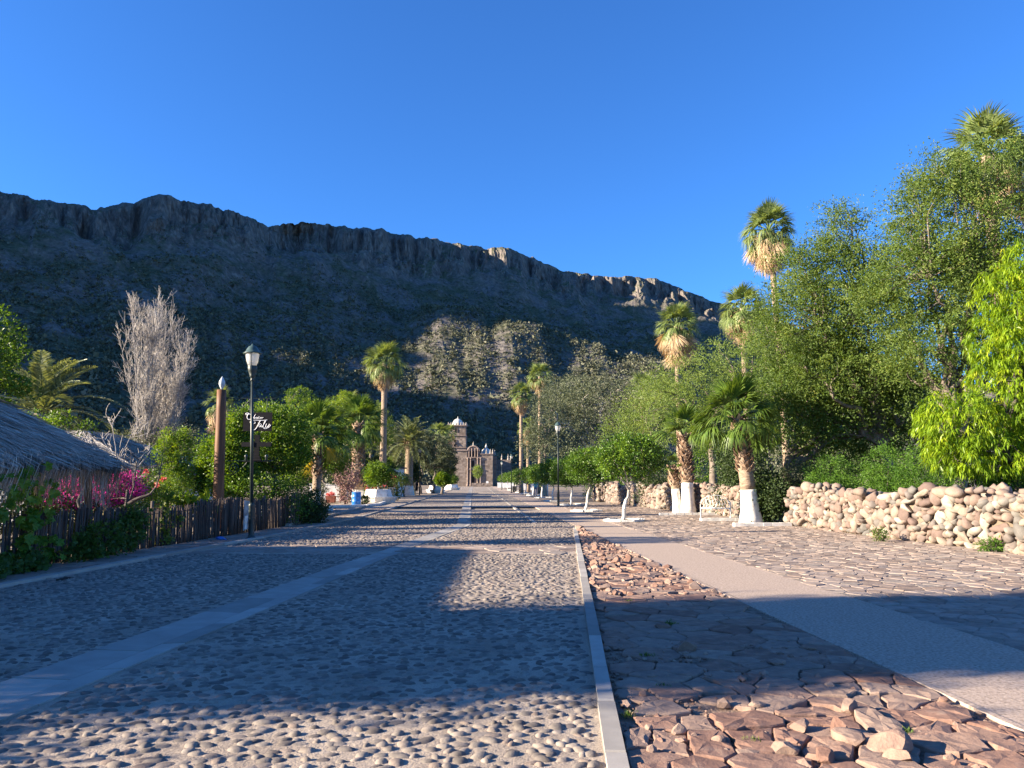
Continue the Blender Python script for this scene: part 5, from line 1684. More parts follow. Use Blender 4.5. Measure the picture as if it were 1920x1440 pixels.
M_PLASTER = simple('white_plaster', [(0.3, (0.58, 0.55, 0.52)), (0.7, (0.78, 0.76, 0.72))], nscale=2, rough=0.9, bstr=0.3, bscale=15)
M_YEL = simple('ochre_plaster', [(0.3, (0.52, 0.40, 0.17)), (0.7, (0.66, 0.52, 0.25))], nscale=2, rough=0.9, bstr=0.3, bscale=15)
M_DARKIN = simple('dark_boards_and_hollow_shade', [(0.3, (0.012, 0.011, 0.010)), (0.7, (0.03, 0.027, 0.024))], rough=0.9)
h2 = thing('thatched_house', 'white and ochre walled house with a smooth grey thatched roof behind the bougainvillea', 'house', (0, 0, 0))
hx0, hx1, hy0, hy1 = -19.2, -12.8, 26.0, 33.0
thatch_roof(h2, hx0, hx1, hy0, hy1, 2.1, 3.45, 2.6, 11000, fringe=0.22, strand=0.55, w=0.026)
m = MB(); box(m, ((hx0 + hx1) / 2 - 0.3, (hy0 + hy1) / 2, 1.05), (hx1 - hx0 - 1.6, hy1 - hy0 - 1.4, 2.1)); m.build('wall', M_PLASTER, h2)
m = MB(); box(m, (hx1 - 1.6, hy0 + 0.66, 1.03), (1.1, 0.06, 2.0)); m.build('ochre_wall', M_YEL, h2)
m = MB(); box(m, (hx1 - 3.3, hy0 + 0.67, 1.0), (0.8, 0.05, 1.9)); m.build('door', M_DARKIN, h2)
h3 = thing('thatched_house', 'small low thatched roof with a white ridge cap, left of the wooden post', 'house', (0, 0, 0))
thatch_roof(h3, XP(300, 38), XP(402, 38), 35, 42, 1.95, 2.75, 0.6, 3500, fringe=0.2, strand=0.8, w=0.04)
m = MB(); box(m, ((XP(300, 38) + XP(402, 38)) / 2, 38.5, 2.78), (0.30, 6.0, 0.10)); m.build('ridge_cap', M_WHITE, h3)
m = MB(); box(m, ((XP(300, 38) + XP(402, 38)) / 2, 38.5, 0.95), (1.9, 5.6, 1.9)); m.build('wall', M_PLASTER, h3)

# ------------------------------------------------------------------ plants on the left
def flowers(root_label, base, blobs, mat, n, L, name='shrub'):
    pass
bl = [B(150, 925, 21, 45, 26, .8), B(215, 915, 21, 40, 26, .8), (np.array((XP(180, 21), 21, 0.7)), (1.0, 0.8, 0.7))]
b_ = bush('bougainvillea with magenta bracts behind the fence, under the thatch fringe', (XP(180, 21), 21), bl, 'dark', 320, 24, 0.16, 0.06, 0.035, name='bougainvillea')
m = MB(); base_ = np.array((XP(180, 21), 21, 0.0))
foliage(m, [(np.asarray(c) - base_, tuple(np.array(r) * 1.04)) for c, r in bl[:2]], 330, 28, 0.13, 0.055, 0.045, shell=0.85)
m.build('flowers', ML['magenta'], b_)
bl = [B(265, 930, 22, 42, 34, .8), B(300, 915, 23, 38, 36, .8), (np.array((XP(280, 22.5), 22.5, 0.75)), (1.0, 0.8, 0.75))]
b_ = bush('rose bush with a few pinkish red blooms above the fence', (XP(280, 22.5), 22.5), bl, 'citrus', 330, 26, 0.15, 0.06, 0.032, name='rose_bush', tone=(0.1, 1))
m = MB(); base_ = np.array((XP(280, 22.5), 22.5, 0.0))
for px, py in ((275, 885), (297, 907), (258, 914), (245, 912), (296, 950), (238, 942), (306, 899), (262, 930), (222, 935)):
    c = W(px, py, 22) - base_
    foliage(m, [(c, (0.05, 0.05, 0.05))], 3, 16, 0.04, 0.05, 0.045)
m.build('flowers', ML['red'], b_)
tree('slender_tree', 'bright narrow leafy sapling pair rising left of the wooden post', (XP(330, 25), 25),
     [B(310, 850, 25, 16, 30, .35), B(338, 850, 25, 20, 48, .4), B(330, 905, 25, 28, 34, .5), B(318, 820, 25, 10, 18, .25)], ML['citrus'], 330, 26, 0.13, 0.075, 0.04, trunk_r=0.035, nl=24, tone=(0.35, 1.0))
# broad-leaved plant
def broadleaf():
    Y = 23.2
    root = thing('broad_leaved_plant', 'clump of big paddle-shaped bright green leaves above the fence, left of the wooden post', 'plant', (XP(372, Y), Y, 0))
    m0 = MB()
    t = np.linspace(0, 1, 6)
    L = 0.5
    P = np.stack([L * (t - 0.15 * t ** 2), t * 0, L * (0.7 * t - 0.55 * t ** 2.2)], -1)
    wd = 0.085 * np.sin(np.clip(t * 0.93 + 0.05, 0, 1) * np.pi) ** 0.7
    V = np.concatenate([P - np.c_[t * 0, wd, -wd * .35], P, P + np.c_[t * 0, wd, wd * .35]])
    Fq = [(i, i + 1, 6 + i + 1, 6 + i) for i in range(5)] + [(6 + i, 6 + i + 1, 12 + i + 1, 12 + i) for i in range(5)]
    m0.add(V, Fq, np.tile(0.3 + 0.4 * t, 3))
    me = m0.mesh('leaf', ML['yellowgreen'], smooth=True); me2 = m0.mesh('leaf', ML['citrus'], smooth=True)
    for px, zz, s in ((345, 0.55, 1.0), (352, 0.85, 1), (362, 0.75, 1.1), (372, 0.95, 1), (382, 0.7, 1.05), (393, 0.85, 0.9), (338, 0.8, .9), (402, .65, .9)):
        for k in range(11):
            o = link('leaf', me if rng.random() < 0.55 else me2, root, (XP(px, Y) - XP(372, Y) + rng.normal(0, .06), rng.normal(0, .22), zz + rng.normal(0, .1)), (rng.normal(0, .3), -rng.uniform(0.0, 1.1), rng.uniform(0, 6.28)), s * rng.uniform(.7, 1.1))
    m = MB()
    for px in (345, 358, 372, 386, 398): tube(m, [(XP(px, Y) - XP(372, Y), 0, -.02), (XP(px, Y) - XP(372, Y) + .02, .05, 0.9)], 0.02, 5)
    m.build('stems', M_BARK, root)
broadleaf()
# citrus grove behind the fence right of the post
cit = [((XP(520, 31), 31), [B(500, 800, 31, 35, 40, 1.2), B(540, 810, 31, 40, 45, 1.2), B(520, 850, 31, 60, 40, 1.4), B(505, 770, 31, 16, 22, .4), B(475, 860, 31, 30, 50, 1.0)], 'leafy citrus tree right of the near lamp post, behind the hanging sign'),
       ((XP(600, 36), 36), [B(580, 830, 36, 40, 50, 1.3), B(620, 840, 36, 36, 50, 1.3), B(590, 785, 36, 24, 30, .8), B(555, 880, 36, 40, 35, 1.2)], 'leafy green tree between the citrus tree and the stout palm'),
       ((XP(440, 28.5), 28.5), [B(440, 840, 28.5, 32, 50, 1.0), B(455, 790, 28.5, 20, 25, .6), B(440, 890, 28.5, 36, 40, 1.0)], 'yellowish leafed citrus tree immediately right of the wooden post'),
       ((XP(395, 30), 30), [B(395, 860, 30, 22, 40, .8), B(392, 900, 30, 26, 30, .8)], 'small citrus tree peeping out left of the wooden post')]
for b, bl, lab in cit:
    tree('citrus_tree', lab, b, bl, ML['citrus'], 640 if 'small' not in lab else 300, 28, 0.24, 0.105, 0.06, trunk_r=0.09, nl=40, shell=0.5, group='citrus trees behind the stick fence')
bush('low bushes and red leaves under the citrus trees, just over the fence', (XP(480, 28), 28), [B(480, 915, 28, 60, 25, 1.0), B(540, 925, 29, 40, 22, .8), (np.array((XP(500, 28), 28, .6)), (1.8, .7, .6))], 'ficus', 340, 24, 0.2, 0.085, 0.045)
bush('dark green bush spilling round the far end of the fence', (XP(585, 30), 30), [B(585, 950, 30, 24, 30, .6), (np.array((XP(578, 29.5), 29.5, .4)), (0.55, .6, .45)), B(600, 960, 30, 12, 22, .4)], 'dark', 260, 26, 0.16, 0.085, 0.04, tone=(.2, 1))
bl = [((-8.75, 16.6, 0.35), (0.35, 0.9, 0.42)), ((-8.8, 17.8, 0.55), (0.3, 0.5, 0.5)), ((-8.75, 15.8, 0.2), (0.35, 0.5, 0.25))]
bush('leafy climber sprawling over the outside of the fence, beside the kerb', (-8.75, 16.8), bl, 'vine', 200, 20, 0.15, 0.09, 0.07, tone=(0, .8), name='creeper', cat='creeper')
bl = [((-8.72, 19.4, 0.55), (0.12, 0.28, 0.45)), ((-8.65, 20.0, 0.6), (0.1, 0.2, 0.12)), ((-8.7, 19.5, 0.12), (0.15, 0.3, 0.12))]
bush('thin creeper with yellow leaves hanging on the middle of the fence', (-8.72, 19.4), bl, 'vine', 46, 12, 0.1, 0.10, 0.085, tone=(.5, 1), name='creeper', cat='creeper')
# grape vine with large lobed leaves
def grape():
    root = thing('grape_vine', 'grape vine with large lobed leaves hanging from the thatch eave down to the ground', 'vine', (-9.0, 13.3, 0))
    m0 = []
    for v in range(3):
        m = MB()
        lob = [(0, -.15), (.30, -.32), (.62, -.10), (.52, .18), (.80, .48), (.45, .55), (.22, 1.0), (0, .85), (-.22, 1.0), (-.45, .55), (-.80, .48), (-.52, .18), (-.62, -.10), (-.30, -.32)]
        V = [(a * .5, 0.10 * rng.normal() * .5 - 0.10 * (a * a), b * .5) for a, b in lob]
        V.append((0, 0.03, .12))
        m.add_multi(V, [(i, (i + 1) % 14, 14) for i in range(14)], rng.uniform(.3, .9))
        m0.append(m.mesh('leaf', ML['shrub']))
    spots = []
    for k in range(90): spots.append((rng.uniform(12.4, 14.9), rng.uniform(0.85, 1.95)))
    for k in range(22): spots.append((14.2 + rng.normal(0, .15), rng.uniform(0.1, 1.0)))
    for k in range(14): spots.append((15.0 + rng.normal(0, .12), rng.uniform(0.1, .6)))
    for y_, z_ in spots:
        s = rng.uniform(0.20, 0.34)
        link('leaf', m0[rng.integers(3)], root, (0.12 + rng.uniform(0, .22), y_ - 13.3, z_), (rng.normal(0, .5), rng.normal(math.pi, .5), math.pi / 2 + rng.normal(-0.3, .5)), s)
    m = MB()
    for y_ in (12.6, 13.2, 13.9, 14.25, 15.0):
        h_ = 1.9 if y_ < 14.3 else .7
        tube(m, [(0.12, y_ - 13.3, -.02), (0.16 + rng.normal(0, .03), y_ - 13.3 + rng.normal(0, .1), h_ * .5), (0.14, y_ - 13.2, h_)], 0.009, 4)
    m.build('stems', M_BARKD, root)
grape()
bush('low leafy ground creeper at the kerb under the grape vine', (-8.75, 13.2), [((-8.75, 12.6, .10), (.45, 1.2, .16)), ((-8.8, 14.0, .12), (.35, .7, .16))], 'vine', 150, 22, 0.12, 0.09, 0.08, tone=(0, .6), name='creeper', cat='creeper')
# branch of a tree that leans in at the left edge
tree('leafy_tree', 'tree leaning into the left edge of the photo with small bright leaves over the thatch', (-14.2, 18.3),
     [B(-20, 690, 18, 50, 40, .8), B(20, 720, 18, 26, 22, .5), B(40, 730, 18, 20, 10, .4), B(-60, 640, 18, 80, 80, 1.5), B(-60, 760, 18, 60, 40, 1.0), B(10, 668, 18, 12, 16, .3)], ML['citrus'], 420, 24, 0.13, 0.09, 0.05, trunk_r=0.12, nl=50, bark=M_BARKD, tone=(0, .9))

# trees outside the frame on the left whose shade crosses the road
def shade_tree(x, y, zc, r, rz, n=520, label=''):
    tree('shade_tree', label, (x, y), [((x, y, zc), (r, r * .8, rz)), ((x + r * .5, y + r * .2, zc + rz * .3), (r * .6, r * .5, rz * .6)), ((x - r * .4, y + r * .3, zc - rz * .2), (r * .6, r * .5, rz * .6)), ((x, y - r * .35, zc + rz * .4), (r * .5, r * .4, rz * .5))],
         ML['ficus'], n, 30, 0.42, 0.17, 0.10, trunk_r=0.22, nl=60, group='leafy shade trees beyond the left edge', shell=0.3)
SHADE = [(-13.0, 5.1, 3.8, 2.6, 2.4), (-15.5, 4.6, 6.0, 2.5, 2.4), (-17.5, 4.0, 8.2, 2.4, 2.0)]
bush('unseen bush added by the left kerb to shade the bottom left road corner', (-8.6, 3.3), [((-8.6, 3.4, 1.0), (0.7, 1.25, 1.0)), ((-8.5, 2.4, 0.8), (0.6, 0.8, 0.8))], 'dark', 320, 26, 0.22, 0.10, 0.06)  # out of view, added so its shadow covers the near left road
for k, (a, b, c, d_, e) in enumerate(SHADE):
    shade_tree(a, b, c, d_, e, 620, ['low broad shade tree beyond the left edge, next to the shelter', 'middle height shade tree beyond the left edge, behind the low one', 'tallest shade tree beyond the left edge, farthest from the road'][k])

# ------------------------------------------------------------------ bare trees
def bare(name, label, base, stems, depth, spread, r0, mat, upward=0.6, nk=(3, 5), lenf=0.62, seedlen=None, minr=0.006, wig=0.12):
    root = thing(name, label, 'tree', (base[0], base[1], 0))
    m = MB()
    cnt = [0]
    if lenf == 'tall': lv = [0.25, 0.42, 0.45]; sv = [0.22, 0.48, 0.55]
    else: lv = [lenf] * 6; sv = [spread] * 6
    def grow(P0, D, L, r, d):
        n = 5 if d < depth else 4
        pts = [P0]; dd = D.copy()
        for i in range(n - 1):
            dd = nrm(dd + rng.normal(size=3) * wig + np.array((0, 0, upward * 0.10)))
            pts.append(pts[-1] + dd * L / (n - 1))
        tube(m, pts, np.linspace(r, max(r * 0.45, minr), n), 5 if d < 2 else 3, rng.random(), 0, False)
        cnt[0] += 1
        if d >= depth: return
        for j in range(rng.integers(*nk) + (5 if lenf == 'tall' and d == 0 else 0)):
            t = rng.uniform(0.18, 1.0)
            i = min(int(t * (n - 1)), n - 2)
            q = pts[i] + (pts[i + 1] - pts[i]) * (t * (n - 1) - i)
            nd = nrm(dd + rng.normal(size=3) * sv[d] + np.array((0, 0, upward * 0.4)))
            grow(q, nd, L * lv[d] * rng.uniform(0.6, 1.25), max(r * (1 - t * 0.5) * 0.5, minr), d + 1)
    for (P0, D, L) in stems:
        grow(np.array(P0, float), nrm(np.array(D, float)), L, r0, 0)
    m.build('branches', mat, root, smooth=True)
    return root
M_BLEACH = simple('bleached_twigs', [(0, (0.27, 0.245, 0.225)), (1, (0.52, 0.48, 0.445))], src='rnd', rough=0.9, bstr=0.3)
Yd = 45
xb = XP(292, Yd)
st = [((rng.normal(0, .3), rng.normal(0, .3), 0), (dx * .62, dy * .8, 1), L * .95) for dx, dy, L in ((-.22, .05, 9.0), (-.12, -.1, 10.8), (-.03, .1, 10.5), (.06, -.05, 9.5), (.15, .1, 10.5), (.26, 0, 8.8), (-.32, .1, 7), (.33, -.1, 6.8), (.02, .25, 9.5), (0.1, -.25, 9.5), (-.27, .2, 9.3), (.22, -.2, 9.6), (-.08, .2, 10.2), (.30, .1, 8.0))]
bare('bare_tree', 'tall leafless bleached tree with many thin upright branches against the dark slope', (xb, Yd), st, 3, 0.44, 0.055, M_BLEACH, upward=0.6, nk=(7, 11), lenf='tall', minr=0.0075, wig=0.03)
M_DTWIG = simple('dark_twigs', [(0, (0.05, 0.04, 0.037)), (1, (0.14, 0.12, 0.11))], src='rnd', rough=0.9, bstr=0.3)
bare('bare_tree', 'gnarled dark leafless tree leaning between the thatched shelter and the thatched house', (XP(196, 19.5), 19.5), [((0, 0, .0), (.12, 0, 1), 1.6), ((0, 0, .5), (.5, 0, .8), 1.5), ((-.1, 0, .3), (-.6, 0, .7), 1.2)], 3, 0.7, 0.085, M_DTWIG, upward=0.3, nk=(3, 5), lenf=0.62, minr=0.007, wig=0.25)
bare('bare_tree', 'small twiggy grey tree above the shelter roof corner', (XP(215, 24), 24), [((0, 0, .0), (-.05, 0, 1), 2.6), ((0, 0, .9), (.3, 0, 1), 2.0), ((0, 0, .9), (-.45, 0, 1), 2.0)], 3, 0.75, 0.045, M_BLEACH, upward=0.3, nk=(3, 6), lenf=0.5, minr=0.008, wig=0.2)
bush('pale olive bushes at the foot of the tall leafless tree', (XP(280, 44), 44), [B(250, 850, 44, 60, 40, 1.8), B(340, 850, 44, 40, 50, 1.5), B(200, 860, 44, 50, 30, 1.5), (np.array((XP(280, 44), 44, 1.0)), (3, 1.2, 1))], 'olive', 700, 26, 0.4, 0.12, 0.05, tone=(.2, 1))
bush('bright leafy sprays between shelter roof and leafless tree', (XP(125, 22), 22), [B(115, 785, 22, 18, 14, .4), B(160, 805, 22, 22, 12, .5), B(60, 790, 22, 40, 20, .8), (np.array((XP(110, 22), 22, 1.4)), (1.0, .5, 1.2))], 'citrus', 190, 22, 0.12, 0.09, 0.05)

# backdrop of trees behind the left gardens (each tree its own)
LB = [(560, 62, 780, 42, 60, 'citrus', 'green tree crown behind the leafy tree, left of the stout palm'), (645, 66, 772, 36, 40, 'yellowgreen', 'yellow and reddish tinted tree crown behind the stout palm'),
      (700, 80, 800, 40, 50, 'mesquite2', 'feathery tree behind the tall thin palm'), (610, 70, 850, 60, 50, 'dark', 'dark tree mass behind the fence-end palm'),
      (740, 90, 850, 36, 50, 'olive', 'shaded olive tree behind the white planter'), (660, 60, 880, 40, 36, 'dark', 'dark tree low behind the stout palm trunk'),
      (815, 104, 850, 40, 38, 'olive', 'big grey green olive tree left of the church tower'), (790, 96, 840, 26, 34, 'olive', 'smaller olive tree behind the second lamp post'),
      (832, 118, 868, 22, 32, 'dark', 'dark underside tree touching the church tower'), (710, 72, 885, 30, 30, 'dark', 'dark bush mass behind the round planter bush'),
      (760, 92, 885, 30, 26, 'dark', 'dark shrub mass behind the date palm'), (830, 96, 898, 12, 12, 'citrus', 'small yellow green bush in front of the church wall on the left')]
for px, Y, py, rx, rz, mt, lab in LB:
    k = Y / F
    mtt = ML[mt] if mt != 'yellowgreen' else ML['citrus']
    tree('garden_tree', lab, (XP(px, Y), Y), [B(px, py, Y, rx, rz, rx * k), B(px - rx * .5, py + rz * .3, Y, rx * .6, rz * .6, rx * k * .7), B(px + rx * .5, py + rz * .2, Y, rx * .6, rz * .6, rx * k * .7), B(px, py - rz * .5, Y, rx * .5, rz * .5, rx * k * .5)],
         mtt, 520, 26, 0.2 * k * 12, 2.6 * k, 1.3 * k, trunk_r=0.16, nl=24, shell=0.5, group='trees in the gardens along the left side', tone=(0.1, 1) if mt != 'yellowgreen' else (0.6, 1))

bush('dark thicket inside the garden behind the thatched shelter', (-14.5, 21), [((-14.0, 20.5, 1.0), (1.8, 1.5, 1.0)), ((-12.0, 20.5, 0.7), (1.5, 1.0, 0.7)), ((-16.0, 20.5, 1.2), (1.5, 1.5, 1.2))], 'dark', 420, 24, 0.3, 0.11, 0.06)
# ------------------------------------------------------------------ street furniture, church
M_BLUE = simple('blue_plastic', [(0.3, (0.010, 0.12, 0.42)), (0.7, (0.018, 0.18, 0.55))], nscale=2, rough=0.4, bstr=0.1, spec=0.5)
x, y = G(668, 949)
root = thing('barrel', 'blue plastic barrel standing by the white kerb near the stout palm', 'barrel', (x, y, 0))
m = MB(); lathe(m, [(0.27, 0), (0.29, 0.02), (0.29, 0.28), (0.305, 0.30), (0.29, 0.33), (0.29, 0.58), (0.305, 0.61), (0.29, 0.64), (0.29, 0.86), (0.30, 0.88), (0.30, 0.90), (0.27, 0.90), (0.265, 0.80)], 22)
m.build('drum', M_BLUE, root, smooth=True)
m = MB(); lathe(m, [(0.262, 0.80), (0.01, 0.802)], 16); m.build('contents', M_DARKIN, root)

def planter(px, Y, w, label, small=False, bush_lab=None, bush_r=0.8, bush_h=1.9):
    x = XP(px, Y)
    root = thing('planter', label, 'planter', (x, Y, 0), 0, 'white concrete planters with a seat ring')
    m = MB(); lathe(m, [(w * .42, 0), (w * .5, 0.42), (w * .5, 0.45), (w * .36, 0.452)], 12); m.build('seat_ring', M_WHITE, root)
    m = MB(); lathe(m, [(w * .37, 0.455), (w * .31, 1.0), (w * .28, 1.0), (w * .27, 0.93)], 8); m.build('tub', M_WHITE, root)
    m = MB(); lathe(m, [(w * .268, 0.93), (0.01, 0.94)], 8); m.build('soil', M_EARTH, root)
    if bush_lab:
        bb = tree('planter_tree', bush_lab, (x, Y), [((x, Y, bush_h + .1), (bush_r, bush_r, bush_r * .85)), ((x - .2, Y - .2, bush_h - .2), (bush_r * .8, bush_r * .7, bush_r * .6))], ML['citrus'], 260, 26, 0.22, 0.13, 0.075, trunk_r=0.10, nl=16, bark=M_PALE)
    return root
planter(712, 58, 2.9, 'large round white planter with a low seat ring, right of the blue barrel', bush_lab='round bright green bush growing in the large white planter', bush_r=0.92, bush_h=2.15)
planter(818, 105, 2.6, 'smaller distant white planter left of the church front')
planter(848, 140, 3.2, 'white planter with a bush right before the church tower', bush_lab='small bush in the far white planter before the tower', bush_r=1.2, bush_h=1.9)
root = thing('garden_wall', 'low white garden wall left of the stout palm', 'wall', (0, 0, 0))
m = MB(); box(m, (XP(632, 66), 66, 0.62), (XP(690, 66) - XP(596, 66), 0.2, 1.35)); m.build('wall', M_PLASTER, root)
m = MB(); box(m, (XP(632, 66), 66, 1.335), (XP(690, 66) - XP(596, 66) + .1, 0.3, 0.07)); m.build('coping', M_WHITE, root)
k = kerb('white_kerb', [(-11.2, 47.5), (-9.2, 49.0), (-8.9, 52), (-9.6, 60)], 0.22, 0.14, M_WHITE, 1.2)
kerb('white_kerb_island', [(XP(612, 43), 42.6), (XP(624, 42), 42.2)], 0.3, 0.14, M_WHITE, 0.7)
root = thing('flower_pot', 'square terracotta planter box before the low white wall', 'flower pot', (XP(624, 58), 58, 0))
m = MB(); box(m, (0, 0, 0.25), (0.62, 0.5, 0.5), taper=1.12); m.build('box', simple('terracotta', [(0.3, (0.16, 0.05, 0.03)), (0.7, (0.27, 0.09, 0.055))], rough=0.85), root)
m = MB(); foliage(m, [((0, 0, 0.6), (0.28, 0.2, 0.14))], 26, 16, 0.08, 0.09, 0.05); m.build('plant', ML['red'], root)
bush('sparse pinkish bougainvillea standing before the low white wall', (XP(651, 54), 54), [B(650, 895, 54, 22, 26, .8), (np.array((XP(652, 54), 54, 0.7)), (.55, .5, .6))], simple('pinkish_leaf', [(0, (0.10, 0.12, 0.05)), (0.5, (0.28, 0.16, 0.14)), (1, (0.42, 0.22, 0.22))], src='rnd', bstr=0), 190, 18, 0.22, 0.11, 0.07, name='bougainvillea')
rs_ = bush('red flowering shrubs behind the large white planter', (XP(708, 64), 64), [B(690, 905, 64, 24, 14, .8), B(745, 900, 64, 20, 14, .8), (np.array((XP(715, 64), 64, .6)), (2.0, .6, .6))], 'vine', 220, 20, 0.22, 0.13, 0.08)
m = MB(); of_ = np.array((XP(708, 64), 64, 0.0)); foliage(m, [(W(700, 905, 63.4) - of_, (1.2, .3, .5)), (W(722, 898, 63.4) - of_, (0.7, .3, .5))], 26, 14, 0.12, 0.10, 0.09, shell=.8)
o = m.build('flowers', ML['red'], rs_)
bush('potted plant at the foot of the planter, right of the barrel', (XP(687, 54), 54), [((XP(687, 54), 54, .3), (.28, .28, .28))], 'dark', 60, 18, 0.1, 0.10, 0.04, name='plant', cat='plant')
bush('pale potted cactus-like plant at the left end of the low white wall', (XP(607, 60), 60), [((XP(607, 60), 60, 1.0), (.4, .3, .4))], 'olive', 60, 18, 0.14, 0.10, 0.04, name='plant', cat='plant')

# small houses on the left
def house(label, x, y, w, d, h, doors=(), roofh=0.0, name='house', mat=None):
    root = thing(name, label, 'house', (x, y, 0))
    m = MB(); box(m, (0, d / 2, h / 2), (w, d, h)); m.build('wall', mat or M_PLASTER, root)
    m = MB(); box(m, (0, d / 2, h + .07), (w + .5, d + .5, .14)); m.build('roof', M_BARKD, root)
    for (dx, dw, z0, z1, nm) in doors:
        m = MB(); box(m, (w / 2 + 0.005, dx, (z0 + z1) / 2), (0.05, dw, z1 - z0)); m.build(nm, M_DARKIN, root)
        m = MB(); box(m, (w / 2 + 0.01, dx, z1 + .05), (0.09, dw + .2, .1)); m.build('lintel', M_WHITE, root)
    for (dx, dw, z0, z1, nm) in doors[:2]:
        m = MB(); box(m, (dx * .4 - w * .2, -0.006, (z0 + z1) / 2), (dw, 0.05, z1 - z0)); m.build(nm, M_DARKIN, root)
    return root
house('white house front with dark doors behind the large planter', XP(712, 76), 76, 3.0, 7, 2.9, [(2, 1.0, 0, 2.1, 'door'), (4.5, 1.2, 1, 2.1, 'window'), (7, 1, 0, 2.1, 'door')])
house('dim porch house between the planter and the date palm', XP(748, 97), 97, 2.8, 6, 2.6, [(2, 1.0, 0, 2.1, 'door'), (5, 1.2, .9, 2, 'window')], mat=M_YEL)
house('white garden house wall partly hidden behind the stout palm', XP(682, 84), 84, 3.0, 5, 3.2, [(2, 1.0, 0, 2.1, 'door')])
root = thing('folding_board', 'pale folding notice board by the porch', 'board', (XP(757, 78), 78, 0))
for s_ in (-1, 1):
    m = MB(); box(m, (0, 0, .62), (0.06, 0.75, 1.25)); o = m.build('board', M_WOODD if s_ > 0 else M_PLASTER, root); o.location = (s_ * .22, 0, 0); o.rotation_euler = (0, -s_ * .30, 0)
root = thing('litter', 'crumpled blue bag lying at the foot of the fence, left of the near lamp post', 'bag', G(414, 1013) + (0.05,))
m = MB(); V, Fc = rock_arr(901, 2, angular=8, lo=.4, hi=.8, rough=.12); m.add(V * (0.20, 0.11, 0.055), Fc); m.build('bag', M_BLUE, root)
root = thing('road_drain', 'small dark rusty plate lying in the gutter line beside the left kerb', 'drain plate', (kerbL(12.9) + 0.38, 12.9, 0.012), 0.1)
m = MB(); box(m, (0, 0, 0), (0.10, 0.32, 0.02)); m.build('plate', M_DARKIN, root)

# white kerb rings and iron bench under the palms -------------------------
def ring(label, x, y, rx, ry, h=0.12, n=10, w=0.15, a0=0, a1=2 * math.pi):
    root = thing('tree_ring', label, 'kerb ring', (x, y, 0), 0, 'whitewashed kerb rings round tree feet')
    for k in range(n):
        a = a0 + (a1 - a0) * k / n; b = a0 + (a1 - a0) * (k + .985) / n
        P = [(rx * math.cos(a), ry * math.sin(a)), (rx * math.cos(b), ry * math.sin(b)), ((rx - w) * math.cos(b), (ry - w) * math.sin(b)), ((rx - w) * math.cos(a), (ry - w) * math.sin(a))]
        P = [(p_[0] + rng.normal(0, .012), p_[1] + rng.normal(0, .012)) for p_ in P]
        m = MB(); prism(m, P, -0.02, h + rng.uniform(-.03, .02)); m.build('kerb_stone', M_WHITE, root)
    m = MB(); lathe(m, [(min(rx, ry) - w, -.02), (min(rx, ry) - w - .02, 0.045)], 12); m.build('soil', M_EARTH, root)
    return root
RL = ['white kerb ring round the foot of the nearest round tree', 'white kerb ring round the second round tree', 'white kerb ring round the third round tree', 'white kerb ring behind the lamp post',
      'white kerb ring of the fifth round tree', 'white kerb ring of the sixth round tree, by the person in teal', 'white kerb ring of the seventh round tree', 'white kerb ring of the eighth round tree', 'white kerb ring of the ninth round tree', 'white kerb ring of the tenth round tree']
for k, (y, x, _) in enumerate(FIC[:10]):
    ring(RL[k], x - (.3 if k < 2 else 0) + .1, y, 0.85, 0.8, 0.085)
x, y = G(1408, 981)
def slabs(label, x0, y0, n, l, w, h, dx, dy):
    root = thing('white_kerb_blocks', label, 'kerb', (x0, y0, 0), 0, 'whitewashed kerb blocks')
    for k in range(n):
        m = MB(); box(m, (0, 0, h / 2 - .01), (l * .97, w, h + rng.uniform(-.015, .015))); o = m.build('kerb_stone', M_WHITE, root); o.location = (k * dx, k * dy, 0); o.rotation_euler = (0, 0, math.atan2(dy, dx) + rng.normal(0, .02))
    return root
gx_, gy_ = G(1385, 987); slabs('white kerb blocks in front of the thick young palm', gx_, gy_, 6, 0.36, 0.24, 0.13, 0.345, 0.03)
gx_, gy_ = G(1322, 977); slabs('white kerb blocks in front of the iron bench', gx_, gy_, 6, 0.36, 0.26, 0.13, 0.345, 0.02)
gx_, gy_ = G(1244, 966); slabs('white kerb blocks in front of the twin palms', gx_, gy_, 8, 0.40, 0.26, 0.12, 0.385, 0.03)
M_WIRON = simple('white_painted_iron', [(0.3, (0.66, 0.64, 0.60)), (0.7, (0.82, 0.80, 0.76))], rough=0.5, bstr=0.2)
bx_, by_ = G(1345, 973)
root = thing('iron_bench', 'white ornate iron bench before the short stone wall', 'bench', (bx_, by_ + 0.25, 0), -0.25)
m = MB()
for k in range(6): box(m, (0, -0.18 + k * .075, 0.43), (1.25, 0.05, 0.025))
m.build('seat', M_WIRON, root)
m = MB()
t = np.linspace(-1, 1, 17)
tube(m, np.stack([t * .62, t * 0 + .26, 0.55 + 0.42 * (1 - t ** 2) ** .5 + .02], -1), 0.018, 6)
tube(m, [(-.62, .26, .45), (.62, .26, .45)], .015, 5)
for k in range(9):
    xx = -.52 + k * .13
    tube(m, [(xx, .26, .45), (xx + .06, .26, .62), (xx - .03, .26, .57 + .40 * (1 - (xx / .62) ** 2) ** .5)], .010, 4)
for cx_ in (-.3, 0, .3):
    a = np.linspace(0, 2 * np.pi, 13); tube(m, np.stack([cx_ + .11 * np.cos(a), a * 0 + .255, .70 + .11 * np.sin(a)], -1), .010, 4, caps=False)
m.build('backrest', M_WIRON, root)
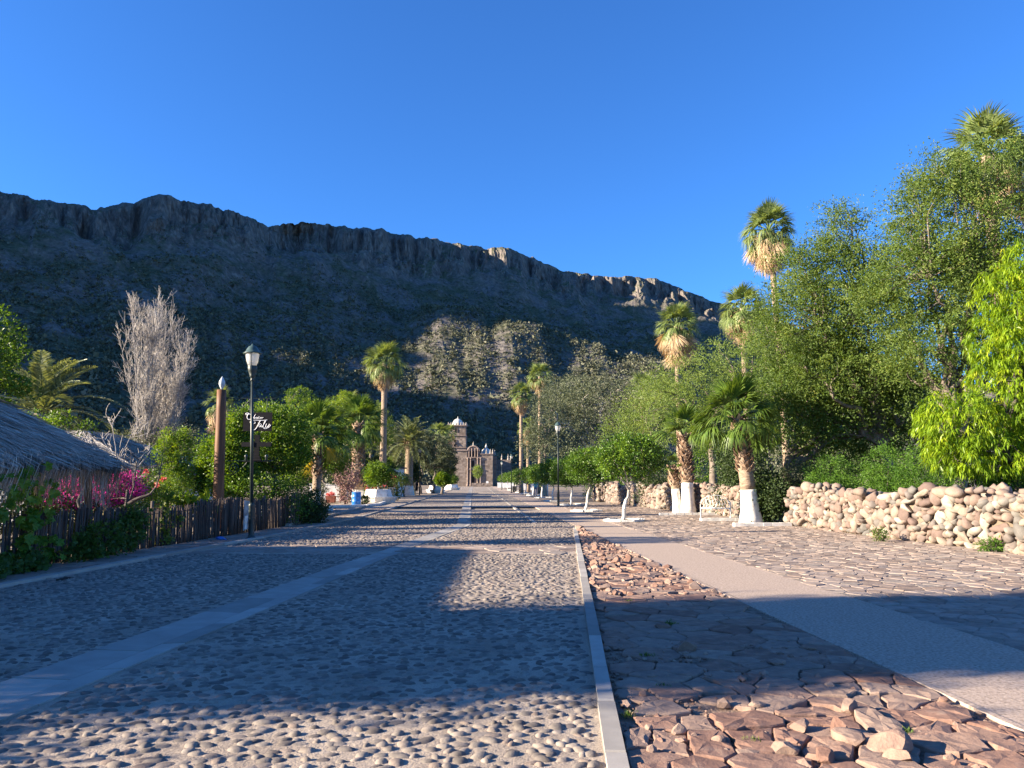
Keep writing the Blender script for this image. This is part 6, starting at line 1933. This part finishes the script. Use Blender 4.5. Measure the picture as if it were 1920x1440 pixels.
for sx in (-.62, .62):
    m = MB(); tube(m, [(sx, -.22, 0), (sx, -.2, .45), (sx, -.22, .66), (sx, .0, .70), (sx, .26, .66)], .018, 5); m.build('armrest', M_WIRON, root)
    for yy_ in (-.2, .24):
        m = MB(); tube(m, [(sx * .97, yy_, 0), (sx * .95, yy_ * .9, .42)], .017, 5); m.build('leg', M_WIRON, root)

# bins, box, posts on the right, far
M_BLACK = simple('black_plastic', [(0.3, (0.012, 0.012, 0.013)), (0.7, (0.03, 0.03, 0.032))], rough=0.5)
for k, (px, lab) in enumerate(((962.5, 'left one of two black bins under the far round trees'), (966.5, 'right one of two black bins under the far round trees'))):
    root = thing('bin', lab, 'bin', (XP(px, 112), 112, 0), 0, 'black bins under the round trees')
    m = MB(); lathe(m, [(.14, 0), (.17, .75), (.18, .78), (.15, .8)], 12); m.build('body', M_BLACK, root)
    m = MB(); lathe(m, [(.175, .785), (.12, .86), (.02, .88)], 12); m.build('lid', M_BLACK, root)
root = thing('utility_box', 'grey green metal cabinet behind the round trees, beside a white post', 'cabinet', (XP(1019.5, 84), 84, 0))
m = MB(); box(m, (0, 0, .65), (.42, .35, 1.25)); m.build('body', simple('grey_green_metal', [(0.3, (0.14, 0.18, 0.16)), (0.7, (0.2, 0.24, 0.21))], rough=.5), root)
m = MB(); box(m, (0, 0, 1.31), (.48, .42, .07)); m.build('cap', M_IRONT, root)
root = thing('white_post', 'white painted post right of the grey green cabinet', 'post', (XP(1025.5, 84), 84, 0))
m = MB(); lathe(m, [(.11, 0), (.10, 1.1), (.08, 1.2), (.05, 1.25)], 10); m.build('shaft', M_WHITE, root, smooth=True)
for k, (px, Y, w, lab) in enumerate(((990, 140, 3.0, 'low white wall glimpsed under the far round trees'), (948, 190, 4.0, 'white wall piece by the last round tree, next to the church'))):
    root = thing('white_wall', lab, 'wall', (XP(px, Y), Y, 0)); m = MB(); box(m, (0, 0, .6), (w, .25, 1.2)); m.build('wall', M_PLASTER, root)
    m = MB(); box(m, (0, 0, 1.23), (w + .1, .35, .06)); m.build('coping', M_WHITE, root)

# ------------------------------------------------------------------ people
def person(x, y, H, label, top, bottom, skin, hair, facing=math.pi, walk=0.12, coat=False, arm=0.0):
    root = thing('person', label, 'person', (x, y, 0), facing)
    s = H / 1.72
    J = {'pel': (0, 0, .93), 'wa': (0, 0, 1.08), 'ch': (0, .01, 1.30), 'nk': (0, .01, 1.47), 'hd0': (0, 0.0, 1.55), 'hd1': (0, -.015, 1.64),
         'hl': (.09, 0, .90), 'kl': (.095, -.05 - walk, .50), 'al': (.095, -walk * 1.2 + .03, .09), 'tl': (.10, -walk * 1.2 - .13, .035),
         'hr': (-.09, 0, .90), 'kr': (-.095, walk * .2, .50), 'ar': (-.095, walk * 1.2, .09), 'tr': (-.10, walk * 1.2 - .15, .035),
         'sl': (.17, .01, 1.40), 'el': (.22, .03 + arm, 1.13), 'wl': (.21, -.08 - arm, .90), 'ml': (.20, -.11 - arm, .82),
         'sr': (-.17, .01, 1.40), 'er': (-.22, .04, 1.13), 'wr': (-.22, -.05, .89), 'mr': (-.21, -.07, .81)}
    E = [('pel', 'wa'), ('wa', 'ch'), ('ch', 'nk'), ('nk', 'hd0'), ('hd0', 'hd1'), ('pel', 'hl'), ('hl', 'kl'), ('kl', 'al'), ('al', 'tl'), ('pel', 'hr'), ('hr', 'kr'), ('kr', 'ar'), ('ar', 'tr'),
         ('ch', 'sl'), ('sl', 'el'), ('el', 'wl'), ('wl', 'ml'), ('ch', 'sr'), ('sr', 'er'), ('er', 'wr'), ('wr', 'mr')]
    Rr = {'pel': (.15, .11), 'wa': (.135, .10), 'ch': (.165, .115), 'nk': (.06, .06), 'hd0': (.085, .095), 'hd1': (.09, .10), 'hl': (.095, .10), 'hr': (.095, .10), 'kl': (.062, .062), 'kr': (.062, .062), 'al': (.042, .05), 'ar': (.042, .05), 'tl': (.04, .03), 'tr': (.04, .03),
          'sl': (.065, .065), 'sr': (.065, .065), 'el': (.046, .046), 'er': (.046, .046), 'wl': (.032, .032), 'wr': (.032, .032), 'ml': (.03, .045), 'mr': (.03, .045)}
    names = list(J); me = bpy.data.meshes.new('body')
    me.from_pydata([tuple(c * s for c in J[n]) for n in names], [(names.index(a), names.index(b)) for a, b in E], [])
    o = link('body', me, root)
    sk = o.modifiers.new('skin', 'SKIN')
    for i, n in enumerate(names):
        me.skin_vertices[0].data[i].radius = (Rr[n][0] * s, Rr[n][1] * s)
        me.skin_vertices[0].data[i].use_root = (n == 'pel')
    sub = o.modifiers.new('sub', 'SUBSURF'); sub.levels = 1; sub.render_levels = 2
    # clothes by height
    mt, nt, p, out = mat_base('clothed_body')
    sep = nt.nodes.new('ShaderNodeSeparateXYZ'); nt.links.new(coords(nt), sep.inputs[0])
    r = nt.nodes.new('ShaderNodeValToRGB'); r.color_ramp.interpolation = 'CONSTANT'
    mul = nt.nodes.new('ShaderNodeMath'); mul.operation = 'DIVIDE'; mul.inputs[1].default_value = 1.8 * s
    nt.links.new(sep.outputs['Z'], mul.inputs[0]); nt.links.new(mul.outputs[0], r.inputs[0])
    st = [(0, (0.02, 0.02, 0.02)), (0.06 / 1.8, bottom), ((0.95 if not coat else 0.55) / 1.8, top), (1.48 / 1.8, skin), (1.585 / 1.8, skin)]
    e = r.color_ramp.elements
    while len(e) < len(st): e.new(.5)
    for i, (a, c) in enumerate(st): e[i].position = a; e[i].color = tuple(c) + (1,)
    nt.links.new(r.outputs[0], p.inputs['Base Color']); p.inputs['Roughness'].default_value = .8
    me.materials.append(mt)
    hm = MB(); V, Fc = rock_arr(77, 3, angular=0, rough=.02)
    V = V[:, :] * (.098, .108, .12) * s; V[:, 2] = np.maximum(V[:, 2], -.04 * s)
    hm.add(V + np.array((0, .022, 1.665)) * s, Fc); hm.build('hair', simple('hair', [(0.3, hair), (0.7, tuple(c * 1.4 for c in hair))], bstr=.3), root, smooth=True)
    if coat:
        cm = MB(); lathe(cm, [(.205 * s, .58 * s), (.19 * s, .85 * s), (.165 * s, 1.05 * s), (.20 * s, 1.30 * s), (.16 * s, 1.43 * s), (.07 * s, 1.47 * s)], 14)
        cm.v[-1][:, 1] *= .72
        cm.build('coat', simple('coat_cloth', [(0.3, top), (0.7, tuple(c * 1.3 for c in top))], rough=.9), root, smooth=True)
    return root
person(XP(782, 84), 84, 1.70, 'person in a long black coat standing at the second lamp post', (0.010, 0.010, 0.012), (0.010, 0.010, 0.012), (0.30, 0.18, 0.12), (0.02, 0.015, 0.012), coat=True, walk=.05)
person(XP(1004, 80), 80, 1.72, 'person in a bright teal shirt walking under the round trees', (0.012, 0.26, 0.36), (0.10, 0.12, 0.18), (0.34, 0.20, 0.13), (0.02, 0.015, 0.012), walk=.2)
person(XP(992.5, 112), 112, 1.72, 'person in dark navy clothes behind the round trees', (0.02, 0.02, 0.08), (0.015, 0.015, 0.03), (0.30, 0.18, 0.12), (0.02, 0.015, 0.012), walk=.1)

# ------------------------------------------------------------------ church
M_CH = simple('church_stone', [(0, (0.17, 0.13, 0.105)), (0.5, (0.25, 0.195, 0.155)), (1, (0.34, 0.27, 0.22))], nscale=0.9, rough=0.9, bstr=0.5, bdist=0.03, bscale=4, vec='World', src='rnd', mixn=0.35)
M_CHD = simple('church_stone_trim', [(0.3, (0.17, 0.125, 0.105)), (0.7, (0.31, 0.24, 0.20))], nscale=2, rough=0.9, bstr=0.8, bdist=0.05, bscale=6, vec='World')
M_FIN = simple('finial_stone', [(0.3, (0.27, 0.235, 0.20)), (0.7, (0.42, 0.38, 0.33))], nscale=2, rough=0.9, bstr=0.3)
M_DOME = simple('dome_whitewash', [(0.3, (0.48, 0.46, 0.41)), (0.7, (0.64, 0.62, 0.56))], nscale=0.8, rough=0.8, bstr=0.3)
M_HOLE = M_DARKIN  # flat near-black panels; shade inside openings and niches is put into the colour
YC = 232.0
q = YC / F
def cz(py): return W(960, py, YC)[2]
def cxx(px): return (px - 960) * q
ch = thing('church', 'old stone mission church with a domed bell tower at the end of the avenue', 'church', (cxx(884), YC, 0))
X0 = cxx(884)
def cbox(m, px0, px1, py0, py1, y0, y1, rnd=.5):
    box(m, ((cxx(px0) + cxx(px1)) / 2 - X0, (y0 + y1) / 2, (cz(py0) + cz(py1)) / 2), (cxx(px1) - cxx(px0), y1 - y0, abs(cz(py0) - cz(py1))), rnd=rnd)
def masonry(nm, px0, px1, pyb, pyt, y0, y1, course=0.55):
    """coursed blocks: solid core plus slightly uneven facing stones on the two seen sides"""
    m = MB(); cbox(m, px0 + .25, px1 - .25, pyb, pyt, y0 + .05, y1, .5)
    xa, xb = cxx(px0) - X0, cxx(px1) - X0; za, zb = cz(pyb), cz(pyt)
    z = za
    while z < zb - .05:
        h = min(course * rng.uniform(.8, 1.2), zb - z)
        x = xa
        while x < xb - .05:
            w = min(rng.uniform(.5, 1.1), xb - x)
            d = rng.uniform(0, .03)
            box(m, (x + w / 2, y0 + .12 - d / 2, z + h / 2), (w - .012, .24 + d, h - .012), rnd=rng.random())
            x += w
        yy_ = y0 + .26
        while yy_ < y1 - .05 and y1 - y0 < 12:
            w = min(rng.uniform(.6, 1.2), y1 - yy_); d = rng.uniform(0, .05)
            box(m, (xb - .12 + d / 2, yy_ + w / 2, z + h / 2), (.24 + d, w - .03, h - .03), rnd=rng.random())
            yy_ += w
        z += h
    return m.build(nm, M_CH, ch)
# tower
masonry('tower_base', 842, 876, 914, 845, 0, 6)
masonry('tower_stage', 841.2, 873.5, 844, 817.5, .35, 5.4)
masonry('tower_stage', 841.8, 872.8, 815.5, 798.5, .5, 5.3)
def trim(nm, a, b, c, d_, y0, y1): 
    m = MB(); cbox(m, a, b, c, d_, y0, y1); return m.build(nm, M_CHD, ch)
trim('cornice', 840.6, 877, 845.4, 843.8, -.25, 6.2); trim('cornice', 840.6, 874.2, 839.6, 838.6, .05, 5.7); trim('cornice', 840.7, 874, 817.4, 815.6, .05, 5.7); trim('cornice', 839.8, 874.4, 798.4, 796.6, .0, 5.7)
for k in range(8):
    for yy_ in (0.15, 5.4):
        m = MB(); lathe(m, [(.22, cz(796.5)), (.26, cz(795.6)), (.12, cz(794.6)), (.20, cz(793.4)), (.03, cz(791.6))], 7, (cxx(840.8 + k * 4.7) - X0, yy_, 0)); m.build('finial', M_FIN, ch)
for k in range(1, 4):
    m = MB(); lathe(m, [(.22, cz(796.5)), (.26, cz(795.6)), (.12, cz(794.6)), (.20, cz(793.4)), (.03, cz(791.6))], 7, (cxx(873.6) - X0, 0.15 + k * 1.3, 0)); m.build('finial', M_FIN, ch)
m = MB(); a = np.linspace(0, np.pi / 2, 9)
lathe(m, [(1.72, cz(796.8))] + [(1.68 * math.cos(t), cz(796) + 2.0 * math.sin(t)) for t in a[:-1]] + [(.12, cz(784)), (.16, cz(782.5)), (.08, cz(781)), (.02, cz(779))], 20, (cxx(857) - X0, 2.8, 0)); m.build('dome', M_DOME, ch, smooth=True)
def opening(px0, px1, pyb, pyt, y, arch=True, nm='bell_opening', frame=True):
    xa, xb, za, zb = cxx(px0) - X0, cxx(px1) - X0, cz(pyb), cz(pyt)
    r = (xb - xa) / 2
    pts = [(xa, za), (xb, za)] + ([(xa + r + r * math.cos(t), zb - r + r * math.sin(t)) for t in np.linspace(0, np.pi, 9)] if arch else [(xb, zb), (xa, zb)])
    m = MB(); n = len(pts)
    V = [(p_[0], y - .06, p_[1]) for p_ in pts] + [(p_[0], y + .2, p_[1]) for p_ in pts]
    m.add_multi(V, [tuple(range(n))] + [(i, (i + 1) % n, n + (i + 1) % n, n + i) for i in range(n)])
    o = m.build(nm, M_HOLE, ch)
    if frame:
        m = MB(); w = .14
        for i in list(range(1, n)):
            a, b = np.array(pts[i]), np.array(pts[(i + 1) % n])
            if np.linalg.norm(b - a) < 1e-6: continue
            L_ = np.linalg.norm(b - a); ang_ = math.atan2(b[1] - a[1], b[0] - a[0])
            Mx = np.array(Matrix.Rotation(-ang_, 3, 'Y'))
            box(m, ((a[0] + b[0]) / 2, y - .07, (a[1] + b[1]) / 2), (L_ + .04, .16, w), M=Mx)
        m.build('surround', M_CHD, o)
    return o
opening(850.5, 856.5, 836.5, 824, .35); opening(852.5, 857, 810.5, 801.5, .5)
m = MB(); lathe(m, [(.30, cz(833)), (.22, cz(830.5)), (.12, cz(828.5)), (.02, cz(828))], 10, (cxx(853.4) - X0, .12, 0)); m.build('bell', M_BARKD, ch)
# front
masonry('facade', 876.3, 901, 914, 849, .4, 24)
masonry('right_block', 901, 924, 914, 852, .1, 11)
trim('cornice', 900.5, 924.8, 852, 850.6, -.15, 11.2)
# curved gable
pts = [(cxx(876.5) - X0, cz(850)), (cxx(876.5) - X0, cz(845))] + [(cxx(888 - 11 * math.cos(t)) - X0, cz(846 - 9 * math.sin(t))) for t in np.linspace(0.1, np.pi - .1, 13)] + [(cxx(899.5) - X0, cz(845)), (cxx(899.5) - X0, cz(850))]
m = MB(); n = len(pts); V = [(p_[0], .1, p_[1]) for p_ in pts] + [(p_[0], 1.4, p_[1]) for p_ in pts]
m.add_multi(V, [tuple(range(n))[::-1], tuple(range(n, 2 * n))] + [(i, (i + 1) % n, n + (i + 1) % n, n + i) for i in range(n)]); m.build('gable', M_CHD, ch)
m = MB(); P = [(p_[0], .1, p_[1] + .05) for p_ in pts[1:-1]]; tube(m, P, .26, 7); m.build('gable_moulding', M_CHD, ch)
# portal: columns and recesses
for px in (877.5, 883, 896, 901.5):
    m = MB(); lathe(m, [(.36, 0), (.36, .5), (.24, .7), (.22, cz(881)), (.34, cz(880)), (.34, cz(878.5))], 10, (cxx(px) - X0, -.05, 0)); m.build('column', M_CHD, ch, smooth=True)
    m = MB(); lathe(m, [(.26, cz(878.4)), (.2, cz(877)), (.2, cz(861)), (.32, cz(860)), (.32, cz(858.5))], 10, (cxx(px) - X0, 0, 0)); m.build('column', M_CHD, ch, smooth=True)
for px in (880, 885, 891, 896):
    m = MB(); lathe(m, [(.2, cz(857)), (.14, cz(855)), (.14, cz(843)), (.2, cz(842)), (.03, cz(840))], 8, (cxx(px) - X0, -.05, 0)); m.build('pilaster', M_CHD, ch, smooth=True)
trim('cornice', 875.5, 903, 881, 879, -.25, .38); trim('cornice', 875.5, 903, 858.5, 856.8, -.25, .38)
opening(880.5, 891, 913, 889, .33, nm='door'); opening(883.5, 890, 875, 863, .33, False, nm='window')
for px in (881.5, 886.5, 892.5):
    opening(px, px + 3, 856, 845.5, .10, nm='niche', frame=False)
for px, py, y_ in ((887.5, 836.5, .7), (875.5, 846, .8), (903, 850.5, .4), (912, 850.5, .4), (919.5, 850.5, .4), (924, 850.5, .3), (926.5, 850.5, 9)):
    m = MB(); z0_ = cz(py); lathe(m, [(.30, z0_), (.30, z0_ + .3), (.14, z0_ + .45), (.24, z0_ + .7), (.12, z0_ + 1.0), (.02, z0_ + 1.5)], 8, (cxx(px) - X0, y_, 0)); m.build('finial', M_FIN, ch)
# dome behind
m = MB(); lathe(m, [(1.55, cz(851)), (1.5, cz(846))] + [(1.45 * math.cos(t), cz(846) + 1.25 * math.sin(t)) for t in np.linspace(0, 1.35, 7)] + [(.3, cz(837.6)), (.35, cz(836)), (.3, cz(834)), (.15, cz(832)), (.02, cz(829))], 8, (cxx(910) - X0, 8, 0)); m.build('dome', M_DOME, ch)
# nave side and rear chapel
m = MB(); cbox(m, 903, 921, 914, 853, 11, 30); m.build('nave', M_CHD, ch)
masonry('chapel', 921.5, 957, 914, 858, 24, 33)
masonry('buttress', 924, 930, 914, 853, 9, 11.2)
for px in (939, 952, 957.5):
    m = MB(); z0_ = cz(857.5); lathe(m, [(.32, z0_ - .3), (.32, z0_ + .3), (.14, z0_ + .5), (.26, z0_ + .8), (.12, z0_ + 1.2), (.02, z0_ + 1.9)], 8, (cxx(px) - X0, 24.3, 0)); m.build('finial', M_FIN, ch)
# low atrium wall
aw = thing('atrium_wall', 'low stone wall with a gap in front of the church door', 'wall', (cxx(884), YC - 12, 0))
for (a, b) in ((843, 866), (889, 925)):
    m = MB(); k2 = (YC - 12) / F
    xa, xb = (a - 884) * k2 * 1.0, (b - 884) * k2
    x_ = xa
    while x_ < xb:
        w = min(rng.uniform(.4, .9), xb - x_)
        for z_ in (0.18, .55, .9): box(m, (x_ + w / 2, rng.uniform(-.03, .03), z_), (w - .02, .5, .35), rnd=rng.random())
        x_ += w
    m.build('masonry', M_CH, aw)
tree('young_tree', 'thin young tree in front of the church door', (cxx(896) * .95, YC - 11), [((cxx(896) * .95, YC - 11, 4.2), (1.2, 1.2, 1.9))], ML['mesquite2'], 90, 20, .35, .3, .15, trunk_r=.12, nl=20)
root = thing('notice', 'small pale notice board on the wall before the church', 'notice', (XP(914, 218), 218, 0)); m = MB(); box(m, (0, 0, 1.3), (.7, .08, .6)); m.build('panel', M_PLASTER, root); m = MB(); box(m, (0, 0.0, .5), (.08, .08, 1.0)); m.build('leg', M_BARKD, root)
